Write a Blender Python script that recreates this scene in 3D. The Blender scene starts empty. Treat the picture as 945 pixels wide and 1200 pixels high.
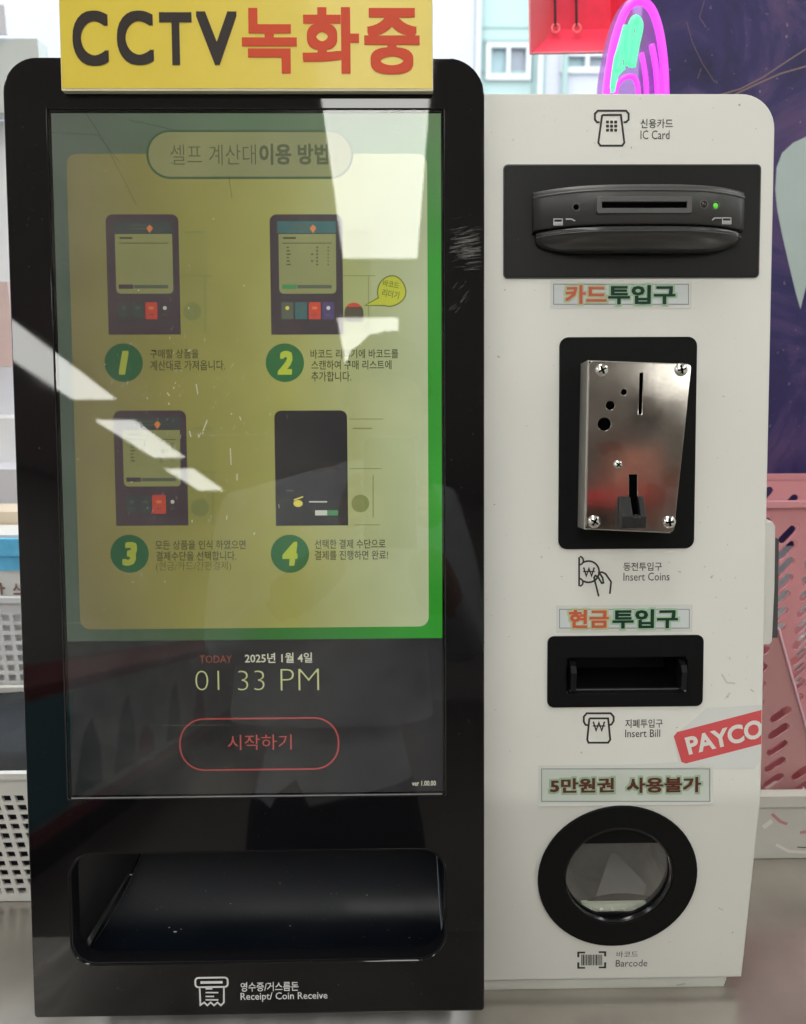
import bpy, bmesh, math, random
from mathutils import Vector, Matrix
random.seed(7)
sc = bpy.context.scene
COL = sc.collection

# ------------------------------------------------------------------ camera
CAM_LOC = Vector((0.2299341, -0.6278799, 0.5258511))
CAM_R = Matrix(((0.9998606762891907, 0.006758291487381637, -0.015262814507611988),
                (-0.016423088583232694, 0.23478325187529392, -0.9719090012960315),
                (-0.002984991107102004, 0.9720242538820901, 0.23486153302117532)))
cam_d = bpy.data.cameras.new('camera'); cam = bpy.data.objects.new('camera', cam_d); COL.objects.link(cam)
cam.matrix_world = Matrix.Translation(CAM_LOC) @ CAM_R.to_4x4()
cam_d.sensor_fit = 'HORIZONTAL'; cam_d.sensor_width = 36; cam_d.lens = 36*1000/945
cam_d.dof.use_dof = True; cam_d.dof.focus_distance = .62; cam_d.dof.aperture_fstop = 12
cam_d.clip_start = 0.02; cam_d.clip_end = 200
sc.camera = cam
sc.view_settings.view_transform = 'Standard'; sc.view_settings.look = 'None'
sc.view_settings.exposure = 0.72; sc.view_settings.gamma = 1
sc.render.engine = 'CYCLES'
sc.cycles.max_bounces = 8; sc.cycles.transparent_max_bounces = 12
sc.cycles.caustics_reflective = False; sc.cycles.caustics_refractive = False

# ------------------------------------------------------------------ world: pale overcast daylight outside the shop window
w = bpy.data.worlds.new("World"); sc.world = w; w.use_nodes = True
bg = w.node_tree.nodes['Background']; bg.inputs[0].default_value = (.86, .93, 1, 1); bg.inputs[1].default_value = 1.9

LED = 7.0        # radiance of the ceiling light panels

# ------------------------------------------------------------------ helpers
def s2l(c):
    c /= 255
    return c/12.92 if c <= .04045 else ((c+.055)/1.055)**2.4
def S(r, g, b): return (s2l(r), s2l(g), s2l(b), 1)

MATS = {}
def nt(name):
    m = bpy.data.materials.new(name); m.use_nodes = True; MATS[name] = m
    t = m.node_tree; return m, t, t.nodes['Principled BSDF']
def N(t, typ, **kw):
    n = t.nodes.new(typ)
    for k, v in kw.items():
        if k.startswith('i_'):
            key = k[2:]; key = int(key) if key.isdigit() else key.replace('_', ' ')
            n.inputs[key].default_value = v
        else: setattr(n, k, v)
    return n
def pm(name, col, rough=.5, metal=0, spec=.5, var=0, vscale=30, bump=0, bscale=300, coat=0, edge=0, rvar=0, trans=0, alpha=1, emit=None, estr=0, spots=0, sscale=400, spotcol=(.5, .5, .45, 1), sub=0):
    m, t, p = nt(name); L = t.links.new
    col = tuple(col) + ((1,) if len(col) == 3 else ())
    p.inputs['Base Color'].default_value = col; p.inputs['Roughness'].default_value = rough
    p.inputs['Metallic'].default_value = metal; p.inputs['Specular IOR Level'].default_value = spec
    p.inputs['Coat Weight'].default_value = coat; p.inputs['Coat Roughness'].default_value = .05
    p.inputs['Transmission Weight'].default_value = trans; p.inputs['Alpha'].default_value = alpha
    if emit: p.inputs['Emission Color'].default_value = emit; p.inputs['Emission Strength'].default_value = estr
    tc = N(t, 'ShaderNodeTexCoord')
    colout = None
    if var:
        n = N(t, 'ShaderNodeTexNoise', i_Scale=vscale, i_Detail=6.0, i_Roughness=.6); L(tc.outputs['Object'], n.inputs['Vector'])
        mr = N(t, 'ShaderNodeMapRange', i_From_Min=.3, i_From_Max=.7, i_To_Min=1-var, i_To_Max=1+var); L(n.outputs[0], mr.inputs[0])
        mx = N(t, 'ShaderNodeVectorMath', operation='SCALE'); mx.inputs[0].default_value = col[:3]; L(mr.outputs[0], mx.inputs['Scale'])
        colout = mx.outputs[0]
    if spots:
        n = N(t, 'ShaderNodeTexNoise', i_Scale=sscale, i_Detail=2.0); L(tc.outputs['Object'], n.inputs['Vector'])
        cr = N(t, 'ShaderNodeMapRange', i_From_Min=.74-spots*.1, i_From_Max=.80-spots*.1); L(n.outputs[0], cr.inputs[0])
        mm = N(t, 'ShaderNodeMix', data_type='RGBA'); mm.inputs[6].default_value = col; mm.inputs[7].default_value = spotcol
        if colout: L(colout, mm.inputs[6])
        L(cr.outputs[0], mm.inputs[0]); colout = mm.outputs[2]
    if colout: L(colout, p.inputs['Base Color'])
    if rvar:
        n = N(t, 'ShaderNodeTexNoise', i_Scale=18.0, i_Detail=5.0); L(tc.outputs['Object'], n.inputs['Vector'])
        mr = N(t, 'ShaderNodeMapRange', i_From_Min=.35, i_From_Max=.7, i_To_Min=max(0, rough-rvar), i_To_Max=rough+rvar); L(n.outputs[0], mr.inputs[0]); L(mr.outputs[0], p.inputs['Roughness'])
    nrm = None
    if edge:
        be = N(t, 'ShaderNodeBevel', samples=4); be.inputs['Radius'].default_value = edge; nrm = be.outputs[0]
    if bump:
        n = N(t, 'ShaderNodeTexNoise', i_Scale=bscale, i_Detail=3.0); L(tc.outputs['Object'], n.inputs['Vector'])
        b = N(t, 'ShaderNodeBump', i_Strength=bump, i_Distance=.001); L(n.outputs[0], b.inputs['Height'])
        if nrm: L(nrm, b.inputs['Normal'])
        nrm = b.outputs[0]
    if nrm: L(nrm, p.inputs['Normal'])
    return m
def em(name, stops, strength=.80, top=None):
    """lit picture on the display: colours from left to right edge, viewing-angle falloff and reflections painted in"""
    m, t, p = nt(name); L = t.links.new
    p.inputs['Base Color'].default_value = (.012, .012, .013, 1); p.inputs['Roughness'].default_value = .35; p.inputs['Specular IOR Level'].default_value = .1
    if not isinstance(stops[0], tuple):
        stops = [(0, tuple(c*.78 for c in stops)), (1, tuple(stops))]  # dimmed towards the left, viewing-angle falloff painted into the emission
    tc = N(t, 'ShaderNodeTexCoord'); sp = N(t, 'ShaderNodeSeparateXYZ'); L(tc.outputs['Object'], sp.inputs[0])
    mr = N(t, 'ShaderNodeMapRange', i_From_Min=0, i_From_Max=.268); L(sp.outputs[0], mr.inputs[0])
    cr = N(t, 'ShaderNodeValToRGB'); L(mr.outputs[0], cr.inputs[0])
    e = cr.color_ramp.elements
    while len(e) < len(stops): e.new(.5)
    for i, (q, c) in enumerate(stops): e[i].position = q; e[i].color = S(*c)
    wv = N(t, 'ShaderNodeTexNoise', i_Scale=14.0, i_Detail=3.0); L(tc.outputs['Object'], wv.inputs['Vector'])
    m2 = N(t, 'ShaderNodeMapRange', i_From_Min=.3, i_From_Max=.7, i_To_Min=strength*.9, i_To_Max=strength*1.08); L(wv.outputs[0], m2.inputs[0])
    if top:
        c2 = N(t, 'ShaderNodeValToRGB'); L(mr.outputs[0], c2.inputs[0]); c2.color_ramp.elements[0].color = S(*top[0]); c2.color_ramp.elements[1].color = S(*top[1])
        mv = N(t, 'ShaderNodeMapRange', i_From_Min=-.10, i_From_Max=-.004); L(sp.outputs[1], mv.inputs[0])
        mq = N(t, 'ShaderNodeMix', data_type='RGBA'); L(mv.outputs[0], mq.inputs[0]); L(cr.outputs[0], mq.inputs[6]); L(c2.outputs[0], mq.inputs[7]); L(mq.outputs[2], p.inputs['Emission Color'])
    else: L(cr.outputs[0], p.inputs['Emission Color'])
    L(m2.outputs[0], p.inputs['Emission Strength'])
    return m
def mk_glass(name, boost=2.0, rough=.012, dust=.25, smear=.02, scr=1.0):
    """a clear front glass with dust, smears and hairline scratches lying on it"""
    m, t, p = nt(name); t.nodes.remove(p); L = t.links.new; out = t.nodes['Material Output']
    tr = N(t, 'ShaderNodeBsdfTransparent'); gl = N(t, 'ShaderNodeBsdfGlossy', i_Roughness=rough)
    fr = N(t, 'ShaderNodeFresnel', i_IOR=1.5); mu = N(t, 'ShaderNodeMath', operation='MULTIPLY', use_clamp=True); mu.inputs[1].default_value = boost*.86
    L(fr.outputs[0], mu.inputs[0]); mx = N(t, 'ShaderNodeMixShader'); L(mu.outputs[0], mx.inputs[0]); L(tr.outputs[0], mx.inputs[1]); L(gl.outputs[0], mx.inputs[2])
    tc = N(t, 'ShaderNodeTexCoord')
    df = N(t, 'ShaderNodeBsdfDiffuse'); df.inputs[0].default_value = (.75, .75, .68, 1)
    n = N(t, 'ShaderNodeTexNoise', i_Scale=520.0, i_Detail=2.0); L(tc.outputs['Object'], n.inputs['Vector'])
    a = N(t, 'ShaderNodeMapRange', i_From_Min=.735, i_From_Max=.80, i_To_Max=dust); L(n.outputs[0], a.inputs[0])
    n2 = N(t, 'ShaderNodeTexNoise', i_Scale=9.0, i_Detail=7.0, i_Roughness=.65, i_Distortion=.6); L(tc.outputs['Object'], n2.inputs['Vector'])
    b = N(t, 'ShaderNodeMapRange', i_From_Min=.45, i_From_Max=.8, i_To_Max=smear*2); L(n2.outputs[0], b.inputs[0])
    mp = N(t, 'ShaderNodeMapping'); mp.inputs['Rotation'].default_value = (0, 0, .12); mp.inputs['Scale'].default_value = (6, 260, 1); L(tc.outputs['Object'], mp.inputs[0])
    n3 = N(t, 'ShaderNodeTexNoise', i_Scale=1.0, i_Detail=1.0, i_Distortion=.3); L(mp.outputs[0], n3.inputs['Vector'])
    c = N(t, 'ShaderNodeMapRange', i_From_Min=.74, i_From_Max=.78, i_To_Max=.06*scr); L(n3.outputs[0], c.inputs[0])
    s1 = N(t, 'ShaderNodeMath', operation='ADD'); L(a.outputs[0], s1.inputs[0]); L(b.outputs[0], s1.inputs[1])
    s2 = N(t, 'ShaderNodeMath', operation='ADD', use_clamp=True); L(s1.outputs[0], s2.inputs[0]); L(c.outputs[0], s2.inputs[1])
    m2 = N(t, 'ShaderNodeMixShader'); L(s2.outputs[0], m2.inputs[0]); L(mx.outputs[0], m2.inputs[1]); L(df.outputs[0], m2.inputs[2])
    L(m2.outputs[0], out.inputs[0]); return m
def mk_clear(name, tint=(1, 1, 1), milk=.0, boost=1.0, rough=.05, milkcol=(.9, .9, .9)):
    m, t, p = nt(name); t.nodes.remove(p); L = t.links.new; out = t.nodes['Material Output']
    tr = N(t, 'ShaderNodeBsdfTransparent'); tr.inputs[0].default_value = (*tint, 1); gl = N(t, 'ShaderNodeBsdfGlossy', i_Roughness=rough)
    fr = N(t, 'ShaderNodeFresnel', i_IOR=1.45); mu = N(t, 'ShaderNodeMath', operation='MULTIPLY', use_clamp=True); mu.inputs[1].default_value = boost; L(fr.outputs[0], mu.inputs[0])
    df = N(t, 'ShaderNodeBsdfDiffuse'); df.inputs[0].default_value = (*milkcol, 1)
    m1 = N(t, 'ShaderNodeMixShader'); m1.inputs[0].default_value = milk; L(tr.outputs[0], m1.inputs[1]); L(df.outputs[0], m1.inputs[2])
    mx = N(t, 'ShaderNodeMixShader'); L(mu.outputs[0], mx.inputs[0]); L(m1.outputs[0], mx.inputs[1]); L(gl.outputs[0], mx.inputs[2])
    L(mx.outputs[0], out.inputs[0]); return m

WM = {}   # world matrices of what has been placed
def place(o, parent=None, M=None):
    M = M or Matrix.Identity(4)
    COL.objects.link(o); WM[o.name] = M
    if parent:
        o.parent = parent; o.matrix_parent_inverse = WM[parent.name].inverted()
    o.matrix_basis = M
    return o
def thing(name, label, cat, loc, group=None):
    o = bpy.data.objects.new(name, None); o.empty_display_size = .05
    place(o, None, Matrix.Translation(Vector(loc))); o['label'] = label; o['category'] = cat
    if group: o['group'] = group
    return o
def tag(o, label, cat, group=None):
    o['label'] = label; o['category'] = cat
    if group: o['group'] = group
    return o
def mesh_obj(name, me, mats, parent=None, M=None, smooth=False):
    for m in (mats if isinstance(mats, (list, tuple)) else [mats]): me.materials.append(MATS[m])
    if smooth:
        for p in me.polygons: p.use_smooth = True
    return place(bpy.data.objects.new(name, me), parent, M)
def bm_obj(name, bm, mats, parent=None, M=None, smooth=False):
    bmesh.ops.recalc_face_normals(bm, faces=bm.faces)
    me = bpy.data.meshes.new(name); bm.to_mesh(me); bm.free()
    return mesh_obj(name, me, mats, parent, M, smooth)
def bevel(bm, r, seg=2, ang=30):
    es = [e for e in bm.edges if len(e.link_faces) == 2 and e.calc_face_angle(0) > math.radians(ang)]
    bmesh.ops.bevel(bm, geom=es, offset=r, segments=seg, profile=.6, affect='EDGES', clamp_overlap=True)
def add_box(bm, x0, x1, y0, y1, z0, z1):
    v = [bm.verts.new(c) for c in ((x0, y0, z0), (x1, y0, z0), (x1, y1, z0), (x0, y1, z0), (x0, y0, z1), (x1, y0, z1), (x1, y1, z1), (x0, y1, z1))]
    for f in ((0, 3, 2, 1), (4, 5, 6, 7), (0, 1, 5, 4), (1, 2, 6, 5), (2, 3, 7, 6), (3, 0, 4, 7)): bm.faces.new([v[i] for i in f])
def box(name, x0, x1, y0, y1, z0, z1, mat, parent=None, M=None, r=0, seg=2):
    bm = bmesh.new(); add_box(bm, x0, x1, y0, y1, z0, z1)
    if r: bevel(bm, r, seg)
    return bm_obj(name, bm, mat, parent, M, False)
def prism(bm, pts, z0, z1, pts2=None):
    pts2 = pts2 or pts
    a = [bm.verts.new((p[0], p[1], z0)) for p in pts]; b = [bm.verts.new((p[0], p[1], z1)) for p in pts2]
    n = len(pts)
    bm.faces.new(a[::-1]); bm.faces.new(b)
    for i in range(n): bm.faces.new((a[i], a[(i+1) % n], b[(i+1) % n], b[i]))
def rr(x0, y0, x1, y1, r, n=6):
    """rounded rectangle; r = one radius or four (bl, br, tr, tl)"""
    if x0 > x1: x0, x1 = x1, x0
    if y0 > y1: y0, y1 = y1, y0
    if not isinstance(r, (tuple, list)): r = (r,)*4
    out = []
    for (cx, cy, q, a) in ((x0, y0, r[0], 180), (x1, y0, r[1], 270), (x1, y1, r[2], 0), (x0, y1, r[3], 90)):
        sx = 1 if cx == x0 else -1; sy = 1 if cy == y0 else -1
        if q <= 0: out.append((cx, cy)); continue
        for k in range(n+1):
            t = math.radians(a + 90*k/n); out.append((cx+sx*q+q*math.cos(t), cy+sy*q+q*math.sin(t)))
    return out
def circ(cx, cy, r, n=32, ry=None):
    return [(cx+r*math.cos(2*math.pi*k/n), cy+(ry or r)*math.sin(2*math.pi*k/n)) for k in range(n)]
def plate_mesh(outer, holes, z0, z1, bev=0):
    """a sheet with holes, from z0 (back) to z1 (front)"""
    cu = bpy.data.curves.new('sheet', 'CURVE'); cu.dimensions = '2D'; cu.fill_mode = 'BOTH'
    for pts in [outer] + list(holes):
        s = cu.splines.new('POLY'); s.points.add(len(pts)-1); s.use_cyclic_u = True
        for i, p in enumerate(pts): s.points[i].co = (p[0], p[1], 0, 1)
    cu.extrude = (z1-z0)/2 - bev; cu.bevel_depth = bev; cu.bevel_resolution = 1; cu.offset = -bev
    o = bpy.data.objects.new('sheet', cu); COL.objects.link(o); bpy.context.view_layer.update()
    me = bpy.data.meshes.new_from_object(o.evaluated_get(bpy.context.evaluated_depsgraph_get()))
    bpy.data.objects.remove(o); bpy.data.curves.remove(cu)
    for v in me.vertices: v.co.z += (z0+z1)/2
    return me
def cyl(bm, c, r, z0, z1, n=20, r2=None):
    prism(bm, circ(c[0], c[1], r, n), z0, z1, circ(c[0], c[1], r2 if r2 is not None else r, n))
def tube(bm, pts, r, n=8):
    rings = []
    for i, p in enumerate(pts):
        p = Vector(p); d = (Vector(pts[min(i+1, len(pts)-1)]) - Vector(pts[max(i-1, 0)])).normalized()
        a = d.cross(Vector((.13, .97, .21))).normalized(); b = d.cross(a)
        rings.append([bm.verts.new(p + r*(a*math.cos(2*math.pi*k/n)+b*math.sin(2*math.pi*k/n))) for k in range(n)])
    for i in range(len(rings)-1):
        for k in range(n): bm.faces.new((rings[i][k], rings[i][(k+1) % n], rings[i+1][(k+1) % n], rings[i+1][k]))
    bm.faces.new(rings[0]); bm.faces.new(rings[-1][::-1])

# sight lines: where a point of the photograph falls on a given plane of the place
def ray(px, py): return CAM_R @ Vector(((px-472.5)/1000, (600-py)/1000, -1))
def at_y(px, py, y): d = ray(px, py); return CAM_LOC + d*((y-CAM_LOC.y)/d.y)
def at_z(px, py, z=0): d = ray(px, py); return CAM_LOC + d*((z-CAM_LOC.z)/d.z)
class Face:
    def __init__(s, o, u, v):
        s.o = Vector(o); s.u = Vector(u).normalized(); s.v = Vector(v).normalized(); s.n = s.u.cross(s.v)
        s.M = Matrix((( s.u.x, s.v.x, s.n.x, s.o.x), (s.u.y, s.v.y, s.n.y, s.o.y), (s.u.z, s.v.z, s.n.z, s.o.z), (0, 0, 0, 1)))
    def uv(s, px, py, w=0):
        d = ray(px, py); p0 = s.o + s.n*w; t = (p0-CAM_LOC).dot(s.n)/d.dot(s.n); q = CAM_LOC+d*t-s.o
        return (q.dot(s.u), q.dot(s.v))
    def rect(s, x0, y0, x1, y1, w=0):
        xm, ym = (x0+x1)/2, (y0+y1)/2
        return s.uv(x0, ym, w)[0], s.uv(xm, y1, w)[1], s.uv(x1, ym, w)[0], s.uv(xm, y0, w)[1]
T10 = math.radians(10)
VT = Vector((0, math.sin(T10), math.cos(T10)))
F = Face((0, 0, 0.6557997503), (1, 0, 0), VT)            # front glass of the black panel, leaning back ten degrees
WS = .02
FU = Face(F.o - F.n*WS, (1, 0, 0), VT)                    # upper white face, set back behind the glass
KV = -.49
FL = Face(F.o - F.n*WS + VT*KV, (1, 0, 0), (0, 0, 1))     # lower white face, upright

class Flat:
    """flat print: layered thin shapes on one face, one object"""
    def __init__(s, face, w=0, dz=.00012): s.f = face; s.w = w; s.dz = dz; s.V = []; s.P = []; s.I = []; s.m = []
    def mi(s, m):
        if m not in s.m: s.m.append(m)
        return s.m.index(m)
    def raw(s, uv, m, lvl=0):
        z = s.w+lvl*s.dz; n = len(s.V); s.V += [(a, b, z) for a, b in uv]; s.P.append(list(range(n, n+len(uv)))); s.I.append(s.mi(m))
    def poly(s, pts, m, lvl=0): s.raw([s.f.uv(a, b, s.w+lvl*s.dz) for a, b in pts], m, lvl)
    def rect(s, x0, y0, x1, y1, m, lvl=0, r=0):
        a, b, c, d = s.f.rect(x0, y0, x1, y1, s.w+lvl*s.dz)
        if isinstance(r, tuple): k = tuple(q*.0006 for q in r)
        else: k = r*.0006
        s.raw(rr(a, b, c, d, k, 5) if r else [(a, b), (c, b), (c, d), (a, d)], m, lvl)
    def circle(s, x, y, r, m, lvl=0, n=28, ry=None):
        u, v = s.f.uv(x, y, s.w); q = s.f.uv(x+r, y, s.w)[0]-u; q2 = abs(s.f.uv(x, y+ry, s.w)[1]-v) if ry else q
        s.raw(circ(u, v, q, n, q2), m, lvl)
    def line(s, pts, wd, m, lvl=0, closed=False, raw=False):
        P = [Vector(p if raw else s.f.uv(*p, s.w)) for p in pts]; h = wd*.0003
        n = len(P); z = s.w+lvl*s.dz; L = []; R = []
        for i in range(n):
            a = P[i-1] if (i or closed) else P[i]; b = P[(i+1) % n] if (i < n-1 or closed) else P[i]
            d1 = (P[i]-a).normalized() if (P[i]-a).length > 0 else (b-P[i]).normalized(); d2 = (b-P[i]).normalized() if (b-P[i]).length > 0 else d1
            n1 = Vector((-d1.y, d1.x)); n2 = Vector((-d2.y, d2.x)); mt = (n1+n2)
            mt = mt.normalized() if mt.length > 1e-6 else n1; k = h/max(.45, mt.dot(n1))
            L.append(P[i]+mt*k); R.append(P[i]-mt*k)
        base = len(s.V)
        for i in range(n): s.V += [(L[i].x, L[i].y, z), (R[i].x, R[i].y, z)]
        for i in range(n if closed else n-1):
            j = (i+1) % n; s.P.append([base+2*i+1, base+2*j+1, base+2*j, base+2*i]); s.I.append(s.mi(m))
    def rline(s, x0, y0, x1, y1, r, wd, m, lvl=0):
        a, b, c, d = s.f.rect(x0, y0, x1, y1, s.w); s.line(rr(a, b, c, d, tuple(q*.0006 for q in r) if isinstance(r, tuple) else r*.0006, 8), wd, m, lvl, True, True)
    def build(s, name, parent):
        me = bpy.data.meshes.new(name); me.from_pydata(s.V, [], s.P)
        for i, p in enumerate(me.polygons): p.material_index = s.I[i]
        return mesh_obj(name, me, s.m, parent, s.f.M)
def text_mesh(txt, bold=0, res=3, shear=0):
    cu = bpy.data.curves.new('lettering', 'FONT'); cu.body = txt; cu.offset = bold; cu.resolution_u = res; cu.shear = shear
    o = bpy.data.objects.new('lettering', cu); COL.objects.link(o); bpy.context.view_layer.update()
    me = bpy.data.meshes.new_from_object(o.evaluated_get(bpy.context.evaluated_depsgraph_get()))
    bpy.data.objects.remove(o); bpy.data.curves.remove(cu); me.materials.clear(); return me
def dilate(me, d):
    # thicken the strokes of the letters evenly all round
    V = [tuple(v.co) for v in me.vertices]; P = [tuple(p.vertices) for p in me.polygons]; VV = []; PP = []
    for k in range(9):
        dx, dy = (0, 0) if k == 8 else (d*round(math.cos(k*math.pi/4))*.9, d*round(math.sin(k*math.pi/4))*.9); n = len(VV)
        VV += [(x+dx, y+dy, k) for x, y, z in V]; PP += [[i+n for i in p] for p in P]
    m2 = bpy.data.meshes.new('lettering'); m2.from_pydata(VV, [], PP); bpy.data.meshes.remove(me); return m2
def text(txt, face, box_px, mat, parent, w, bold=0, res=2, rot=0, grow=0, shear=0, name='lettering'):
    """lettering fitted into a rectangle of the photograph, on a face"""
    thick = bold if bold > .02 else 0
    me = text_mesh(txt, 0 if thick else bold, res, shear)
    if thick: me = dilate(me, thick)
    xs = [v.co.x for v in me.vertices]; ys = [v.co.y for v in me.vertices]
    a, b, c, d = face.rect(*box_px, w); x0, x1, y0, y1 = min(xs), max(xs), min(ys), max(ys)
    cx, cy = (a+c)/2, (b+d)/2; g = grow*.0006; ca, sa = math.cos(rot), math.sin(rot)
    for v in me.vertices:
        X = ((v.co.x-x0)/(x1-x0)-.5)*(c-a+2*g); Y = ((v.co.y-y0)/(y1-y0)-.5)*(d-b+2*g)
        v.co = (cx+X*ca-Y*sa, cy+X*sa+Y*ca, w+v.co.z*.000008)
    return mesh_obj(name, me, mat, parent, face.M)

# ------------------------------------------------------------------ materials
pm('black_glass', (.0045, .0042, .005), .03, spec=.5, spots=.18, sscale=620, spotcol=(.10, .10, .09, 1), rvar=.012)
pm('plate_black', (.009, .009, .009), .36, spec=.22, bump=.12, bscale=1800, spots=.15, sscale=700, spotcol=(.12, .12, .12, 1))
pm('black_plastic', (.016, .016, .018), .38, bump=.12, bscale=1800, spots=.15, sscale=700, spotcol=(.12, .12, .12, 1))
pm('gloss_black', (.008, .008, .010), .22, spec=.45)
pm('matt_black', (.0055, .0055, .006), .5, spec=.12, bump=.1, bscale=2200, edge=.0006)
pm('chute', (.004, .006, .010), .40, spec=.26, var=.3, vscale=6, spots=.35, sscale=420, spotcol=(.05, .06, .07, 1), rvar=.05)
pm('deep_black', (.004, .004, .005), .6, spec=.2)
pm('gap', (.002, .002, .002), .9, spec=0)
pm('panel_edge', (.25, .25, .25), .4)
pm('white_paint', (.79, .785, .735), .42, spec=.4, var=.018, vscale=7, bump=.05, bscale=900, edge=.0015, spots=.05, sscale=260, spotcol=(.42, .4, .34, 1))
pm('white_dim', (.70, .70, .64), .5, var=.03, vscale=12, edge=.0012)
pm('reader_grey', (.06, .06, .06), .40, bump=.12, bscale=1500, edge=.0012)
pm('reader_lip', (.045, .045, .045), .22, edge=.0012)
pm('rim_grey', (.09, .09, .09), .35, edge=.0006)
pm('steel', (.50, .465, .42), .13, metal=1, var=.16, vscale=32, rvar=.06, bump=.04, bscale=60, spots=1.6, sscale=30, spotcol=(.45, .35, .29, 1))  # pinkish patches stand in for reddish reflections, put into the colour
pm('steel_side', (.62, .60, .55), .34, metal=.6, edge=.0006)
pm('screw_steel', (.75, .74, .70), .22, metal=1, edge=.0004)
pm('flap_black', (.024, .024, .026), .3, edge=.001)
pm('ink', (.018, .018, .018), .5)
pm('ink_soft', (.05, .05, .05), .5)
pm('ink_white', (.75, .75, .75), .5)
pm('ink_grey', (.42, .42, .42), .5)
pm('label_paper', (.67, .71, .71), .35, coat=.3, var=.03)
pm('label_paper_green', (.62, .67, .61), .3, coat=.3, var=.04)
pm('label_red', (.62, .12, .06), .4)
pm('label_dark_red', (.11, .030, .018), .4)
pm('label_green', (.008, .045, .026), .5, spec=.25)
pm('halo_green', (.40, .60, .40), .4)
pm('halo_yellow', (.55, .60, .34), .4)
pm('halo_deep', (.36, .50, .34), .4)
pm('label_line', (.22, .23, .25), .4)
pm('tape', (.73, .735, .70), .22, spec=.6)
pm('sticker_film', (.75, .76, .74), .22, coat=.4, bump=.1, bscale=60)
pm('sticker_red', (.72, .10, .11), .25, coat=.4, var=.05, vscale=40)
pm('sticker_white', (.80, .76, .72), .3)
pm('sign_yellow', (.74, .57, .055), .38, var=.02, coat=.1)
pm('sign_edge', (.74, .70, .52), .6, var=.05)
pm('sign_dark', (.028, .020, .017), .5, spec=.3)
pm('sign_red', (.62, .065, .02), .5, spec=.3)
pm('led_green', (.02, .25, .02), .2, emit=S(90, 170, 50), estr=.7)
pm('led_off', (.05, .03, .02), .2)
pm('scanner_grey', (.16, .16, .15), .5, var=.2, vscale=40)
pm('scanner_light', (.185, .185, .175), .35, var=.1)
pm('scanner_strip', (.55, .58, .48), .4, var=.1, vscale=200, emit=(.5, .6, .42, 1), estr=.10)
mk_glass('screen_glass', 1.75, .010, .10, .03, .8)
mk_glass('scan_glass', 1.4, .02, .15, .012, .3)
# counter, room
pm('counter_top', (.245, .22, .195), .15, spec=.9, var=.16, vscale=9, rvar=.07, spots=.4, sscale=45, spotcol=(.33, .30, .26, 1), bump=.05, bscale=40)
def mk_counter():
    m, t, p = nt('counter_steel'); L = t.links.new; tc = N(t, 'ShaderNodeTexCoord')
    mp = N(t, 'ShaderNodeMapping'); mp.inputs['Scale'].default_value = (60, 7, 1); L(tc.outputs['Object'], mp.inputs[0])
    n = N(t, 'ShaderNodeTexNoise', i_Scale=1.0, i_Detail=3.0, i_Roughness=.5, i_Distortion=.8); L(mp.outputs[0], n.inputs['Vector'])
    n2 = N(t, 'ShaderNodeTexNoise', i_Scale=11.0, i_Detail=6.0); L(tc.outputs['Object'], n2.inputs['Vector'])
    cr = N(t, 'ShaderNodeValToRGB'); L(n2.outputs[0], cr.inputs[0]); cr.color_ramp.elements[0].position = .3; cr.color_ramp.elements[1].position = .72
    cr.color_ramp.elements[0].color = (.33, .30, .265, 1); cr.color_ramp.elements[1].color = (.47, .435, .39, 1); L(cr.outputs[0], p.inputs['Base Color'])
    r = N(t, 'ShaderNodeMapRange', i_From_Min=.3, i_From_Max=.7, i_To_Min=.17, i_To_Max=.27); L(n.outputs[0], r.inputs[0]); L(r.outputs[0], p.inputs['Roughness'])
    b = N(t, 'ShaderNodeBump', i_Strength=.02, i_Distance=.001); L(n.outputs[0], b.inputs['Height']); L(b.outputs[0], p.inputs['Normal'])
    p.inputs['Metallic'].default_value = .6
mk_counter()
pm('counter_edge', (.3, .28, .25), .4)
pm('room_wall', (.78, .77, .74), .7, var=.04, vscale=2)
pm('room_ceiling', (.82, .82, .80), .8, var=.03, vscale=2)
pm('room_floor', (.24, .22, .19), .30, var=.15, vscale=3)
pm('led_panel', (.8, .8, .8), .5, emit=(1.0, 1.0, .95, 1), estr=LED)
pm('lamp_frame', (.75, .75, .73), .5)
# background
pm('mint', (.42, .53, .50), .8, var=.04, vscale=1.2)
pm('mint_dark', (.34, .45, .42), .8)
pm('pale_wall', (.54, .53, .58), .8, var=.03)
pm('window_white', (.60, .61, .62), .5)
pm('window_pane', (.34, .46, .48), .15, var=.2, vscale=1.5)
pm('window_pane_dark', (.32, .34, .38), .15, var=.2, vscale=1.5)
mk_clear('shop_glass', (.97, 1, .99), milk=.0, boost=.6, rough=.01)
pm('frame_grey', (.62, .66, .64), .5, edge=.002)
pm('street', (.12, .12, .12), .9, var=.1)
mk_clear('red_acrylic', (.9, .10, .18), milk=.35, boost=1, rough=.1, milkcol=(.85, .06, .13))
pm('red_card', (.80, .045, .10), .5, var=.1, vscale=40)
pm('pink_card', (.92, .30, .32), .5)  # paler than the red: light through the panel is put into the colour
pm('cord_black', (.02, .015, .02), .5)
pm('neon_magenta', (.4, .05, .4), .4, emit=S(230, 60, 245), estr=.85)
pm('neon_green', (.1, .5, .3), .4, emit=S(84, 240, 150), estr=.75)
mk_clear('neon_board', (.80, .70, .90), milk=.38, boost=1, rough=.1, milkcol=(.66, .42, .80))
pm('decal_mint', (.46, .56, .54), .5, var=.04, vscale=12)
pm('gold_ink', (.27, .19, .17), .5)
mk_clear('pink_plastic', (.95, .55, .58), milk=.78, boost=1, rough=.2, milkcol=(.92, .42, .45))
mk_clear('pink_plastic_pale', (.95, .60, .72), milk=.80, boost=1, rough=.2, milkcol=(.90, .55, .64))
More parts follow.
